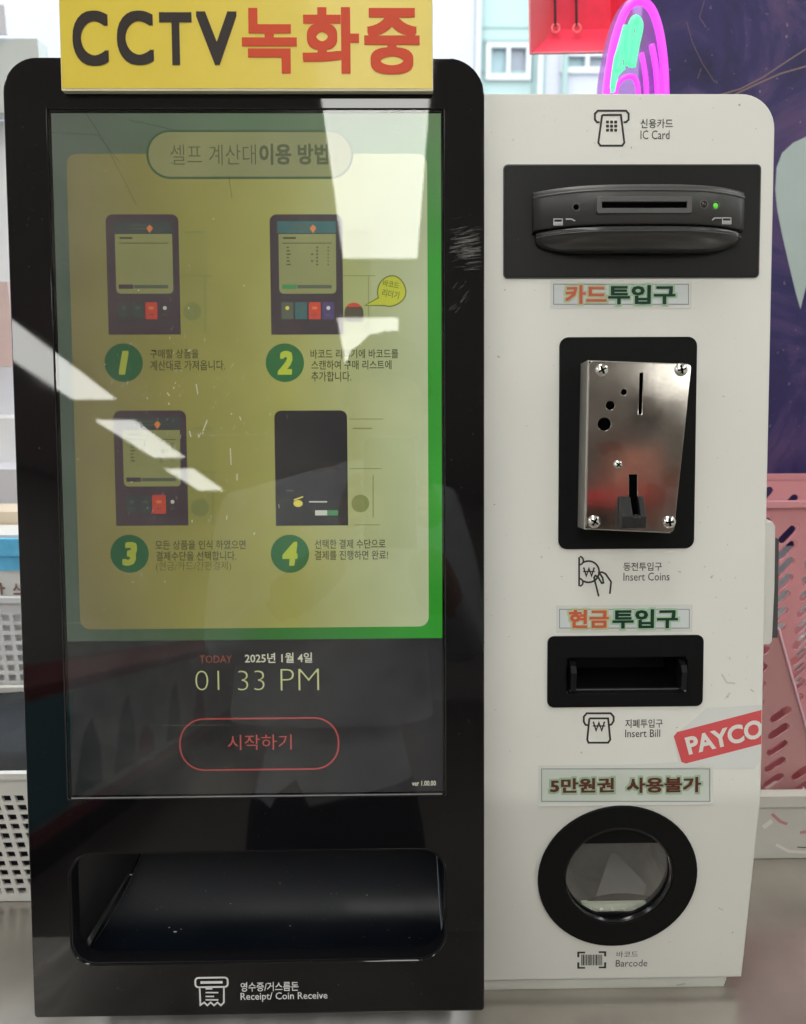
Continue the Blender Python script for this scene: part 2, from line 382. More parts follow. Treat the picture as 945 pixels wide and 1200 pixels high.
mk_clear('pink_plastic_deep', (.9, .35, .38), milk=.86, boost=1, rough=.2, milkcol=(.60, .31, .31))
pm('tray_white', (.62, .60, .55), .4, var=.03, edge=.001)
pm('pink_print', (.55, .25, .26), .5)
pm('basket_white', (.82, .81, .77), .38, var=.02, edge=.0008)
pm('basket_pale', (.78, .78, .80), .45, var=.02)
pm('bag_black', (.008, .009, .013), .5, var=.3, vscale=60, bump=.5, bscale=120)
pm('pack_blue', (.15, .58, .92), .3, var=.15, vscale=60)
pm('pack_cream', (.74, .62, .48), .5, var=.05)
pm('pack_white', (.70, .69, .68), .5, var=.04)
pm('pack_pink', (.70, .52, .50), .5, var=.05)
pm('pack_brown', (.22, .12, .10), .5)
pm('shelf_lilac', (.68, .68, .74), .5, var=.05, vscale=10)
# photographer
pm('coat_grey', (.62, .62, .63), .8, var=.12, vscale=20)
pm('trouser_dark', (.035, .03, .04), .8, var=.2, vscale=30)
pm('hair_dark', (.015, .012, .012), .6)
pm('skin', (.45, .27, .19), .5)
pm('phone_black', (.02, .02, .022), .25)
pm('phone_rim', (.5, .5, .46), .3, metal=.8)

def mk_purple():
    m, t, p = nt('purple_marble'); L = t.links.new; tc = N(t, 'ShaderNodeTexCoord')
    n = N(t, 'ShaderNodeTexNoise', i_Scale=7.5, i_Detail=9.0, i_Roughness=.62, i_Distortion=1.2); L(tc.outputs['Object'], n.inputs['Vector'])
    cr = N(t, 'ShaderNodeValToRGB'); L(n.outputs[0], cr.inputs[0]); e = cr.color_ramp.elements
    e.new(.5); e.new(.6)
    for i, (q, c) in enumerate(((.30, (24, 24, 64)), (.46, (50, 42, 96)), (.58, (88, 68, 112)), (.74, (52, 46, 104)))): e[i].position = q; e[i].color = S(*c)
    n2 = N(t, 'ShaderNodeTexNoise', i_Scale=160.0, i_Detail=2.0); L(tc.outputs['Object'], n2.inputs['Vector'])
    mr = N(t, 'ShaderNodeMapRange', i_From_Min=.70, i_From_Max=.78, i_To_Max=.6); L(n2.outputs[0], mr.inputs[0])
    mx = N(t, 'ShaderNodeMix', data_type='RGBA'); mx.inputs[7].default_value = (.42, .36, .45, 1); L(mr.outputs[0], mx.inputs[0]); L(cr.outputs[0], mx.inputs[6])
    L(mx.outputs[2], p.inputs['Base Color']); p.inputs['Roughness'].default_value = .45
mk_purple()

# display picture colours, left to right, with viewing falloff and reflections painted in
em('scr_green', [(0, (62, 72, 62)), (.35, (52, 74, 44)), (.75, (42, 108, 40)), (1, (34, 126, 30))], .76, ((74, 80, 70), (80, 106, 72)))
em('scr_green_top', [(0, (70, 84, 72)), (1, (66, 104, 66))])
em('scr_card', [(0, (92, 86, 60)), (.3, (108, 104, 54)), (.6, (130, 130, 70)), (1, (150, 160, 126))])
em('scr_pill', [(0, (98, 96, 62)), (1, (118, 124, 84))])
em('scr_pill_line', (62, 82, 56))
em('scr_dark', [(0, (20, 22, 24)), (.6, (38, 37, 35)), (1, (22, 22, 26))])
em('scr_text', [(0, (50, 50, 28)), (1, (52, 58, 34))])
em('scr_title', [(0, (66, 66, 38)), (1, (68, 78, 52))])
em('scr_body', [(0, (56, 46, 48)), (1, (50, 44, 46))])
em('scr_body_black', (36, 35, 36))
em('scr_glass', [(0, (100, 100, 62)), (1, (118, 122, 78))])
em('scr_teal', (54, 90, 88)); em('scr_teal_dim', (58, 64, 60)); em('scr_grey', (78, 84, 68)); em('scr_red', (170, 62, 48)); em('scr_purple', (70, 58, 92))
em('scr_white', (170, 176, 160)); em('scr_circle', [(0, (36, 62, 44)), (.6, (36, 84, 44)), (1, (30, 84, 44))])
em('scr_num', [(0, (104, 108, 50)), (.5, (140, 150, 48)), (1, (146, 162, 42))])
em('scr_ghost', [(0, (92, 88, 56)), (.3, (106, 104, 54)), (.7, (128, 132, 76)), (1, (146, 156, 118))]); em('scr_ghost_line', [(0, (84, 86, 46)), (1, (112, 120, 70))])
em('scr_dome', (72, 66, 50)); em('scr_bubble', (158, 162, 44)); em('scr_bubble_line', (84, 92, 34))
em('scr_brown', (128, 70, 56)); em('scr_cream', (178, 178, 156)); em('scr_time', (172, 174, 122)); em('scr_btn', (150, 66, 62)); em('scr_btn_text', (160, 78, 72)); em('scr_orange', (186, 112, 60)); em('scr_leaf', (60, 120, 70)); em('scr_yellow', (190, 180, 70))

# ------------------------------------------------------------------ room (behind the photographer it is only seen mirrored in the glass)
def struct(o): o['kind'] = 'structure'; return o
CZ = 1.65; FZ = -.85; WY = .62
struct(box('floor', -3.2, 3.4, -10.5, WY, FZ-.05, FZ, 'room_floor'))
struct(box('ceiling', -3.199, 3.399, -10.499, WY+.1, CZ+.012, CZ+.08, 'room_ceiling'))
struct(box('wall_left', -3.28, -3.2, -10.5, WY, FZ, CZ+.05, 'room_wall'))
struct(box('wall_right', 3.4, 3.48, -10.5, WY, FZ, CZ+.05, 'room_wall'))
struct(box('wall_back', -3.2, 3.4, -10.58, -10.5, FZ, CZ+.05, 'room_wall'))
struct(box('wall_under_window', -3.2, 3.4, WY, WY+.12, FZ, -.02, 'room_wall'))
struct(box('street', -30, 30, WY+.12, 60, -1.05, -1.0, 'street'))
first = None
rows = [(-1.56, .16, (-4.0, -6.1, -8.2, -1.85, .0)), (.2, .03, (-1.82, -4.0, .0)), (1.95, .03, (-1.82, -4.0, -6.1, .0))]  # panels outside the mirrored view are added to brighten the kiosk front
lampL = {(-1.56, -1.85): 'added ceiling light panel nearest the window in the left row', (-1.56, .0): 'short added ceiling light panel by the window, left of the kiosk', (.2, .0): 'short added ceiling light panel straight above the kiosk',
         (1.95, .0): 'short added ceiling light panel by the window, right of the baskets', (1.95, -1.82): 'second added ceiling light panel from the window in the right row', (1.95, -4.0): 'third added ceiling light panel from the window in the right row', (1.95, -6.1): 'added ceiling light panel of the right row farthest from the window',
         (-1.56, -4.0): 'long ceiling light panel mirrored upper left in the kiosk glass', (-1.56, -6.1): 'long ceiling light panel mirrored second from the left edge of the glass',
         (-1.56, -8.2): 'long ceiling light panel mirrored smallest of three slanting patches', (.2, -1.82): 'long ceiling light panel mirrored as big white patch beside the title',
         (.2, -4.0): 'long ceiling light panel mirrored above the photographer\'s hair'}
for x0, sl, ys in rows:
    for y in ys:
        x = x0 + sl*.4*(y+1.8)*.5 if x0 < 0 else x0 + .03*(y+1.8)
        lab = lampL[(x0, y)]
        t = thing('ceiling_light', lab, 'ceiling light', (x, y, CZ), 'ceiling light panels')
        hl = .5 if y == 0 else .76
        box('diffuser', x-.14, x+.14, y-hl, y+hl, CZ-.004, CZ+.008, 'led_panel', t)
        bm = bmesh.new()
        for a in ((x-.16, x-.141, y-hl-.02, y+hl+.02), (x+.141, x+.16, y-hl-.02, y+hl+.02), (x-.141, x+.141, y-hl-.02, y-hl-.001), (x-.141, x+.141, y+hl+.001, y+hl+.02)): add_box(bm, *a, CZ-.008, CZ+.011)
        bm_obj('frame', bm, 'lamp_frame', t)

# long display bench down the left side of the shop: red trimmed, seen mirrored low in the glass
t = thing('display_bench', 'long white display bench with red trim mirrored low in the dark part of the screen', 'bench', (-1.45, -3.4, FZ))
pm('bench_white', (.5, .5, .48), .5, var=.3, vscale=3.5); pm('bench_red', (.30, .035, .045), .5); pm('bench_teal', (.12, .34, .42), .5)
box('body', -1.9, -1.30, -8.6, -2.9, -.62, -.05, 'bench_white', t)
box('top_trim', -1.92, -1.28, -8.62, -2.88, -.049, .0, 'bench_red', t)
box('foot_trim', -1.92, -1.28, -8.62, -2.88, -.68, -.621, 'bench_red', t)
box('plinth', -1.86, -1.34, -8.5, -3.0, FZ+.001, -.681, 'matt_black', t)
box('end_panel', -1.2995, -1.29, -3.62, -2.92, -.60, -.07, 'bench_teal', t)
pm('leaf_dark', (.05, .09, .05), .5)
for k, (yy, h_, m_) in enumerate(((-3.9, .36, 'leaf_dark'), (-4.5, .42, 'leaf_dark'), (-4.9, .2, 'bench_red'), (-5.6, .40, 'leaf_dark'), (-6.4, .3, 'bench_red'))):
    quadmesh_pts = [(-1.2985, yy-.22, -.58), (-1.2985, yy+.2, -.58), (-1.2985, yy+.1, -.58+h_*.8), (-1.2985, yy-.02, -.58+h_), (-1.2985, yy-.16, -.58+h_*.55)]
    bm = bmesh.new(); bm.faces.new([bm.verts.new(q) for q in quadmesh_pts]); bm_obj('printed_leaf', bm, m_, t)

# ------------------------------------------------------------------ counter
t = thing('shop_counter', 'grey brown glossy counter top under the kiosk and the baskets', 'counter', (0, .1, FZ))
box('counter_top', -1.6, 1.9, -.34, WY-.002, -.04, 0, 'counter_steel', t, None, .004)
box('front_panel', -1.58, 1.88, -.30, -.27, FZ+.001, -.041, 'counter_edge', t)

# ------------------------------------------------------------------ kiosk
K = thing('payment_kiosk', 'black and white self checkout kiosk with big touch screen and coin, bill and card slots', 'kiosk', (.24, -.02, 0))
# front slab of the black side
a0, _, a1, _ = -.0292, 0, .2961, 0
vb, vt = -.6385, .0341
scr = (0.0, -.4771, .268, 0.0)
ch = F.rect(82, 998, 523, 1128)
me = plate_mesh(rr(a0, vb, a1, vt, (.0025, .0025, .025, .023), 10), [rr(*scr, .0006, 2), rr(*ch, (.017, .021, .018, .018), 8)], -.016, 0, .0009)
slab = mesh_obj('front_panel', me, 'black_glass', K, F.M)
# narrow bright rims of the openings
rim = plate_mesh(rr(ch[0]-.0002, ch[1]-.0002, ch[2]+.0002, ch[3]+.0002, (.017, .021, .018, .018), 8), [rr(ch[0]+.0010, ch[1]+.0010, ch[2]-.0010, ch[3]-.0010, (.016, .020, .017, .017), 8)], -.0155, -.0012)
mesh_obj('tray_rim', rim, 'gloss_black', K, F.M)
# housing behind the slab
bm = bmesh.new()
for (x0, x1, z0, z1, y1) in ((a0+.012, a1-.006, vb+.02, -.598, -.10), ):
    pass
bm.free()
bm = bmesh.new(); add_box(bm, a0+.008, a1-.003, -.46, vt-.012, -.075, -.0165); bevel(bm, .004); bm_obj('rear_housing', bm, 'black_plastic', K, F.M)
box('foot', a0+.03, a1-.02, -.055, .11, .0, .045, 'black_plastic', K, None, .003)
# screen: display sheet, picture, cover glass
W0 = -.0034
base = Flat(F, W0)
base.raw([(.0005, -.4766), (.2675, -.4766), (.2675, -.0005), (.0005, -.0005)], 'scr_dark')
G = F.rect(57, 130, 521, 751)
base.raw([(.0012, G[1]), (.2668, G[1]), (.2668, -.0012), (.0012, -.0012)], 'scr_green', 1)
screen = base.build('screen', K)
fr = plate_mesh([(0, scr[1]), (scr[2], scr[1]), (scr[2], 0), (0, 0)], [[(.0014, scr[1]+.0012), (.2666, scr[1]+.0012), (.2666, -.0014), (.0014, -.0014)]], -.0036, -.0016)
mesh_obj('screen_surround', fr, 'gap', K, F.M)
box('screen_lower_lip', .002, .266, scr[1]-.0001, scr[1]+.0006, -.0015, -.0003, 'panel_edge', K, F.M)
me = plate_mesh([(.0003, scr[1]+.0003), (.2677, scr[1]+.0003), (.2677, -.0003), (.0003, -.0003)], [], -.0011, -.0007)
for p in list(me.polygons): pass
bm = bmesh.new(); v = [bm.verts.new(c) for c in ((.0002, scr[1]+.0008, -.0009), (.2678, scr[1]+.0008, -.0009), (.2678, -.0002, -.0009), (.0002, -.0002, -.0009))]; bm.faces.new(v)
bm_obj('cover_glass', bm, 'screen_glass', K, F.M)

def u(px, py=600): return F.uv(px, py)[0]
card = Flat(F, W0+.00024)
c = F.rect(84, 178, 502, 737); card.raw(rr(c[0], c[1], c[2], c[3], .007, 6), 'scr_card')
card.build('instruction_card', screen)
pill = Flat(F, W0+.00048); pr = F.rect(170, 150, 414, 208)
pill.raw(rr(*pr, (pr[3]-pr[1])/2-.0002, 10), 'scr_pill_line'); pill.raw(rr(pr[0]+.0016, pr[1]+.0016, pr[2]-.0016, pr[3]-.0016, (pr[3]-pr[1])/2-.002, 10), 'scr_pill', 1)
pill.build('title_pill', screen)
WT = W0+.0011
text('셀프 계산대', F, (200, 169, 300, 193), 'scr_title', screen, WT, -.008)
text('이용 방법', F, (304, 168, 385, 193), 'scr_title', screen, WT, .035)
for s_, b_, bo in (('구매할 상품을', (176, 409, 233, 420), .012), ('계산대로 가져옵니다.', (176, 422, 264, 434), .012), ('바코드 리더기에 바코드를', (364, 409, 467, 420), .012), ('스캔하여 구매 리스트에', (365, 422, 459, 433), .012), ('추가합니다.', (365, 435, 412, 447), .012),
              ('모든 상품을 인식 하였으면', (182, 633, 288, 644), .012), ('결제수단을 선택합니다.', (183, 646, 277, 657), .012), ('(현금/카드/간편결제)', (183, 658, 271, 670), -.01), ('선택한 결제 수단으로', (369, 632, 452, 643), .012), ('결제를 진행하면 완료!', (369, 645, 455, 656), .012)):
    text(s_, F, b_, 'scr_text', screen, WT, bo)
for n_, (x, y) in zip('1234', ((145, 425), (334, 425), (152, 649), (340, 649))):
    b = Flat(F, W0+.0005); b.circle(x, y, 22.5, 'scr_circle', 0, 36); bo = b.build('number_disc', screen)
    text(n_, F, (x-(6 if n_ == '1' else 9), y-14, x+(6 if n_ == '1' else 9), y+14), 'scr_num', screen, WT, .05, shear=.18, name='numeral')

def mini(x0, y0, kind):
    """small picture of a kiosk in the instructions"""
    x1 = x0+85; y1 = y0+(141 if kind < 3 else 135); f = Flat(F, W0+.0005)
    if kind < 4:
        f.rect(x1, y0+18, x1+33, y1-2, 'scr_ghost', 0); f.line([(x1, y0+72), (x1+38, y0+72)], 1, 'scr_ghost_line', 1); f.line([(x1+30, y0+72), (x1+30, y1-2)], 1, 'scr_ghost_line', 1)
    else:
        f.line([(x1+2, y0+10), (x1+42, y0+10)], 1, 'scr_ghost_line', 1); f.line([(x1+2, y0+68), (x1+40, y0+68)], 1, 'scr_ghost_line', 1); f.line([(x1+30, y0+76), (x1+30, y1-10)], 1.2, 'scr_ghost_line', 1); f.line([(x1+8, y1-1), (x1+38, y1-1)], 1, 'scr_ghost_line', 1)
    f.line([(x1+6, y0+21), (x1+29, y0+21)], 1.6, 'scr_ghost_line', 1)
    if kind == 2:
        cx, cy = F.uv(x1+13, y0+115, f.w); r = .0066
        f.raw([(cx-r, cy-r)]+[(cx+r, cy-r)]+[(cx+r*math.cos(math.radians(a)), cy+r*math.sin(math.radians(a))) for a in range(0, 181, 15)], 'scr_dome', 2)
        f.raw([(cx+r*math.cos(math.radians(a)), cy+r*math.sin(math.radians(a))) for a in range(35, 146, 10)], 'scr_red', 3)
    else: f.circle(x1+15, y0+(114 if kind < 4 else 109), 10.5, 'scr_ghost_line', 2, 20)
    f.rect(x0, y0, x1, y1, 'scr_body' if kind < 4 else 'scr_body_black', 3, (.01, .01, 8, 8))
    if kind < 4:
        sx0, sy0, sx1, sy1 = x0+10, y0+23, x1-8, y0+93
        if kind == 3: sy1 = y0+89
        f.rect(x0+8, y0+8, x1-8, y0+22, 'scr_teal' if kind == 2 else 'scr_teal_dim', 4)
        f.rect(sx0, sy0, sx1, sy1, 'scr_glass', 4, (5, 5, .01, .01))
        f.line([(x0+26, y0+13), (x0+46, y0+13)], 1.6, 'scr_grey', 5); f.line([(x0+24, y0+17), (x0+46, y0+17)], 1.6, 'scr_grey', 5)
        f.poly([(x0+50, y0+12), (x0+54, y0+16), (x0+50, y0+22), (x0+46, y0+16)], 'scr_orange', 5)
        f.line([(sx0+5, sy0+5), (sx0+20, sy0+5)], 2.2, 'scr_text', 5); f.line([(sx0+4, sy0+11), (sx1-5, sy0+11)], .9, 'scr_text', 5)
        f.line([(sx0+4, sy1-8), (sx0+21, sy1-8)], 5, 'scr_body' if kind != 2 else 'scr_leaf', 5); f.line([(sx0+22, sy1-8), (sx1-5, sy1-8)], 4, 'scr_grey', 5)
        if kind > 1:
            for r in range(6):
                y = sy0+16+r*4
                f.line([(sx0+9, y), (sx0+12+r % 3, y)], 1.3, 'scr_text', 5); f.line([(sx0+44, y), (sx0+46, y)], 2, 'scr_text', 5); f.line([(sx0+57, y), (sx0+59, y)], 1.2, 'scr_text', 5)
                if r in (2, 4): f.line([(sx0+38, y), (sx0+40, y)], 2, 'scr_text', 5)
        yb = y0+103 if kind < 3 else y0+100
        cols = ('scr_grey', 'scr_teal', 'scr_red', 'scr_purple') if kind == 2 else ('scr_teal_dim', 'scr_teal_dim', 'scr_red', 'scr_body')
        for i, cc in enumerate(cols):
            xx = x0+13+i*16; e = 1 if (kind == 3 and i == 2) else 0
            f.rect(xx-e, yb-e, xx+14+e, yb+20+e, cc, 4, 1.2)
            f.circle(xx+7, yb+7, 2.4, 'scr_white' if i != 0 else 'scr_yellow' if kind == 2 else 'scr_grey', 5, 8) if i in (0, 3) else f.line([(xx+4, yb+7), (xx+10, yb+7)], 3, 'scr_grey' if i == 1 else 'scr_orange', 5)
            f.line([(xx+4, yb+15), (xx+10, yb+15)], 1.2, 'scr_grey', 5)
        f.line([(x0+12, y0+97.5), (x0+26, y0+97.5)], 1.4, 'scr_teal_dim', 5)
    else:
        f.line([(x0+8, y0+21), (x1-4, y0+21)], .8, 'scr_dark', 4)
        f.line([(x0+13, y0+94), (x0+22, y0+94)], 2, 'scr_grey', 4)
        f.circle(x0+27, y0+109, 5.5, 'scr_yellow', 4, 14, 4); f.line([(x0+22, y0+105), (x0+33, y0+101)], 1.6, 'scr_yellow', 5)
        f.line([(x0+40, y0+107), (x0+61, y0+107)], 1.6, 'scr_white', 4)
        f.rect(x0+47, y0+117, x0+61, y0+123, 'scr_white', 4); f.rect(x0+61, y0+117, x0+74, y0+123, 'scr_leaf', 4)
    f.build('kiosk_picture', screen)
mini(125.5, 251, 1); mini(317, 251, 2); mini(134.5, 481, 3); mini(322.5, 481, 4)
b = Flat(F, W0+.0012); cu_, cv_ = F.uv(458, 341, b.w)
bub = [(cu_+.0098*math.cos(math.radians(a))*(1+.10*math.cos(math.radians(a+40))), cv_+.0104*math.sin(math.radians(a))*(1+.06*math.sin(math.radians(2*a)))) for a in range(-115, 206, 16)] + [F.uv(428, 357)]
b.raw(bub, 'scr_bubble'); b.line(bub, 1.4, 'scr_bubble_line', 1, True, True); b.build('speech_bubble', screen)
text('바코드', F, (433+16, 329, 450+16+2, 337), 'scr_bubble_line', screen, W0+.0015, .015, rot=-.2)
text('리더기', F, (432+16, 340, 449+16+3, 349), 'scr_bubble_line', screen, W0+.0015, .015, rot=-.2)
text('TODAY', F, (234, 768, 272, 777), 'scr_brown', screen, WT, 0)
text('2025년 1월 4일', F, (287, 765, 366, 777), 'scr_cream', screen, WT, .018)
text('01', F, (229, 786, 257, 809), 'scr_time', screen, WT, -.024, 4); text('33', F, (279, 786, 310, 809), 'scr_time', screen, WT, -.024, 4); text('PM', F, (329, 784, 374, 809), 'scr_time', screen, WT, -.024, 4)
b = Flat(F, WT); b.rline(211, 842, 397, 902, 29, 1.9, 'scr_btn'); b.build('start_button', screen)
text('시작하기', F, (267, 861, 342, 879), 'scr_btn_text', screen, WT, .0)
text('ver 1.00.00', F, (483, 915, 511, 921), 'scr_cream', screen, WT, .01)

mk_clear('scuff', milk=.15, boost=0, milkcol=(.8, .8, .75)); mk_clear('drip', milk=.45, boost=0, milkcol=(.78, .78, .70)); mk_clear('hairline', (.75, .75, .72), milk=.05, boost=0, milkcol=(.2, .2, .18))
rs = random.Random(3)
f = Flat(F, .00012)
for k in range(110):
    x = rs.uniform(526, 552); y = rs.gauss(292, 13) if k < 100 else rs.uniform(330, 372); l = rs.uniform(5, 26) if k < 100 else rs.uniform(3, 9)
    f.line([(x, y), (min(564, x+l), y-rs.uniform(.5, 4) - (4 if k > 99 else 0))], rs.uniform(.2, .5), 'scuff')
for k in range(150):
    x = rs.uniform(6, 564); y = rs.uniform(90, 1180)
    if 50 < x < 526 and 124 < y < 1130: continue
    f.circle(max(x, 32+(y-900)*.04), y, rs.uniform(.3, .9), 'scuff', 0, 5)
f.build('front_scuffs', K)
f = Flat(F, -.0004)
for q in ([(99, 130), (122, 165), (160, 240)], [(60, 155), (115, 158), (140, 190)], [(268, 205), (272, 232)], [(150, 140), (205, 152)]): f.line(q, .7, 'hairline')
for k in range(170):
    x = rs.gauss(225, 55); y = rs.gauss(470, 90)
    if not (64 < x < 515 and 135 < y < 925): continue
    a = rs.uniform(-.6, .6); l = rs.choice((1, 1.5, 2, 3, 5)); f.line([(x, y), (x+l*math.sin(a), y+l*math.cos(a))], rs.uniform(.5, 1.6), 'scuff' if k % 4 else 'drip')
for k in range(260):
    f.circle(rs.uniform(62, 516), rs.uniform(134, 928), rs.uniform(.25, .75), 'scuff' if k % 3 else 'hairline', 0, 5)
for q in ((230, 450, 232, 462), (222, 505, 224, 512), (270, 525, 271, 545), (243, 492, 238, 505), (278, 555, 278, 563), (196, 460, 199, 464)): f.line([q[:2], q[2:]], 1.6, 'drip')
f.build('glass_marks', K)
bpy.data.objects['glass_marks']['kind'] = 'stuff'; bpy.data.objects['front_scuffs']['kind'] = 'stuff'

# receipt and coin tray behind the lower opening
def quadmesh(name, faces, mat, parent, M=None, thick=.0015):
    bm = bmesh.new()
    for f in faces:
        bm.faces.new([bm.verts.new(p) for p in f])
    bmesh.ops.remove_doubles(bm, verts=bm.verts, dist=1e-5)
    return bm_obj(name, bm, mat, parent, M)
x0, y0, x1, y1 = ch
kA = (*F.uv(118, 1104, -.030), -.030); kB = (*F.uv(168, 1001, -.052), -.052); kC = (x1-.003, kA[1], -.030); kD = (x1-.004, kB[1]+.004, -.052); kB = (kB[0], kD[1], -.052)
cA = (x0-.001, y0-.001, -.0158); cB = (x0-.001, y1+.001, -.0158); cC = (x1+.001, y0-.001, -.0158); cD = (x1+.001, y1+.001, -.0158)
bm = bmesh.new(); prev = None; seamp = []; x_l0, x_l1 = x0+.004, kB[0]
for i in range(15):
    q = i/14; a_ = q*math.pi/2; hh = 1-math.cos(a_); dd = math.sin(a_)
    v_ = y0-.001+(kD[1]-y0+.001)*hh; w_ = -.0158+(-.058+.0158)*dd**.8; xa = x_l0+(x_l1-x_l0)*hh**.75
    r_ = [bm.verts.new((xa, v_, w_)), bm.verts.new((x1-.001-.003*q, v_, w_))]; seamp.append((xa, v_, w_))
    if prev: bm.faces.new((prev[0], prev[1], r_[1], r_[0]))
    prev = r_
bm_obj('tray_back', bm, 'chute', K, F.M, True)
kB = seamp[-1]; kD = (x1-.004, kB[1], kB[2])
quadmesh('tray_side', [tuple(seamp)+((x0-.001, y1+.001, -.0158), (x0-.001, y0-.001, -.0158))], 'gloss_black', K, F.M)
quadmesh('tray_side', [(cC, (x1-.0005, y0, -.058), kD, cD)], 'chute', K, F.M)
quadmesh('tray_roof', [(cB, kB, kD, cD)], 'deep_black', K, F.M)
up = Vector((0, 0, .0004)); bm = bmesh.new(); tube(bm, [Vector(q)+up for q in seamp[1:]], .00022, 6); bm_obj('tray_seam', bm, 'rim_grey', K, F.M)
# crumbs of dust in the tray
for (px, py, q) in ((153, 1026, .8), (205, 1093, 1.0), (198, 1088, .5), (212, 1090, .5), (340, 1086, .5), (270, 1060, .35), (430, 1050, .35), (480, 1100, .4), (415, 1123, 1.1), (384, 1122, .6)):
    uu, vv = F.uv(px, py, -.012); bm = bmesh.new(); bmesh.ops.create_icosphere(bm, subdivisions=1, radius=.0009*q, matrix=Matrix.Translation((uu, vv, -.013)) @ Matrix.Diagonal((1.8, .6, .5, 1)))
    bm_obj('dust_crumb', bm, 'ink_grey', K, F.M)
# receipt symbol and its lettering, on the slab
ic = Flat(F, .0002)
ic.rline(229, 1146, 267, 1157, 4, 2.2, 'ink_white'); ic.rect(235, 1150, 261, 1153, 'ink_white', 1)
ic.line([(234, 1157), (235, 1178), (239.5, 1175), (243, 1178.5), (247, 1175), (251, 1178.5), (255, 1175), (259, 1178.5), (262.5, 1175), (262.5, 1157)], 2.0, 'ink_white')
for yy, xe in ((1159, 249), (1163.5, 256), (1168, 251), (1172, 256)): ic.line([(241, yy), (xe, yy)], 1.8, 'ink_white')
ic.build('receipt_symbol', K)
text('영수증/거스름돈', F, (282, 1151, 350, 1162), 'ink_white', K, .0002, .015, name='lettering')
text('Receipt/ Coin Receive', F, (282, 1163, 384, 1174), 'ink_white', K, .0002, .01, name='lettering')

# ---- white side
kb = .007
top = FU.uv(720, 110)[1]
xr = .5040; xl = .2900
cr_ = .024
bill = FU.rect(664, 770, 805, 812)
outer = rr(xl, KV+kb, xr, top, (0, 0, cr_, 0), 10)
sc_c = FL.uv(723.5, 1027); sc_in = FL.uv(725, 1025)
zb = FL.uv(717, 1147)[1]
bm = bmesh.new()
for mm_, fc_ in ((plate_mesh(outer, [rr(*bill, .002, 3)], 0, 0), FU), (plate_mesh([(xl, zb), (xr, zb), (xr, -kb), (xl, -kb)], [circ(sc_in[0], sc_in[1], .045, 40)], 0, 0), FL)):
    mm_.transform(fc_.M); bm.from_mesh(mm_); bpy.data.meshes.remove(mm_)
prev = None; pu = FU.o + FU.v*(KV+kb); pl = FL.o + FL.v*(-kb)
for i in range(9):
    q = i/8; P = pu*(1-q)**2 + FL.o*2*q*(1-q) + pl*q*q
    r_ = [bm.verts.new((xl, P.y, P.z)), bm.verts.new((xr, P.y, P.z))]
    if prev: bm.faces.new((prev[0], r_[0], r_[1], prev[1]))
    prev = r_
bmesh.ops.remove_doubles(bm, verts=bm.verts, dist=2e-5)
bmesh.ops.recalc_face_normals(bm, faces=bm.faces)
ed = [e for e in bm.edges if len(e.link_faces) == 1]
r_ = bmesh.ops.extrude_edge_only(bm, edges=ed); bmesh.ops.translate(bm, verts=[q for q in r_['geom'] if isinstance(q, bmesh.types.BMVert)], vec=(0, .0045, 0))
cov = bm_obj('front_cover', bm, 'white_paint', K)
# cabinet behind the covers
bm = bmesh.new(); prism(bm, rr(xl, KV+.012, xr-.0006, top-.0006, (0, 0, cr_, 0), 10), -.075, -.0042); 
cab = bm_obj('upper_cabinet', bm, 'white_paint', K, FU.M)
cab.data.transform(Matrix.Identity(4))
for vtx in cab.data.vertices: pass
me = cab.data
box('lower_cabinet', xl, xr-.0006, FL.o.y+.006, .08, .0128, .165, 'white_paint', K)
# cut-outs in the cabinet for the bill slot and the scanner
def cut(o, cutter):
    COL.objects.link(cutter) if cutter.name not in COL.objects else None
    md = o.modifiers.new('cut', 'BOOLEAN'); md.operation = 'DIFFERENCE'; md.object = cutter; md.solver = 'EXACT'
    bpy.context.view_layer.update()
    nm = bpy.data.meshes.new_from_object(o.evaluated_get(bpy.context.evaluated_depsgraph_get()))
    o.modifiers.clear(); o.data = nm; bpy.data.objects.remove(cutter)
cb = bmesh.new(); add_box(cb, bill[0]-.001, bill[2]+.001, bill[1]-.001, bill[3]+.001, -.045, .01); cm = bpy.data.meshes.new('cut'); cb.to_mesh(cm); cb.free(); co = bpy.data.objects.new('cut', cm); co.matrix_world = FU.M; COL.objects.link(co); cut(cab, co)
lc = bpy.data.objects['lower_cabinet']
cb = bmesh.new(); cyl(cb, sc_in, .047, -.055, .01, 40); bmesh.ops.recalc_face_normals(cb, faces=cb.faces); cm = bpy.data.meshes.new('cut'); cb.to_mesh(cm); cb.free(); co = bpy.data.objects.new('cut', cm); co.matrix_world = FL.M; COL.objects.link(co); cut(lc, co)
# plinth
bm = bmesh.new(); prism(bm, [(xl, FL.o.y+.0030), (xr-.012, FL.o.y+.0030), (xr-.007, FL.o.y+.010), (xr-.007, .075), (xl, .075)], .0, .0127); bm_obj('plinth', bm, 'white_dim', K)
# side bracket seen past the right edge
yh = -.030; Fh = Face((0, yh, 0), (1, 0, 0), (0, 0, 1)); hp = [Fh.uv(*p) for p in ((896, 612), (906, 612), (909, 617), (908, 690), (905, 752), (902, 755.5), (893, 755))]
bm = bmesh.new(); prism(bm, hp[::-1], -.010, 0); bevel(bm, .0012); bm_obj('side_handle', bm, 'white_paint', K, Fh.M)
hp = [Fh.uv(*p, -.02) for p in ((897, 624), (906.6, 628), (905.4, 742), (897, 742))]; bm = bmesh.new(); prism(bm, hp[::-1], -.03, -.0105); bm_obj('side_plate', bm, 'rim_grey', K, Fh.M)

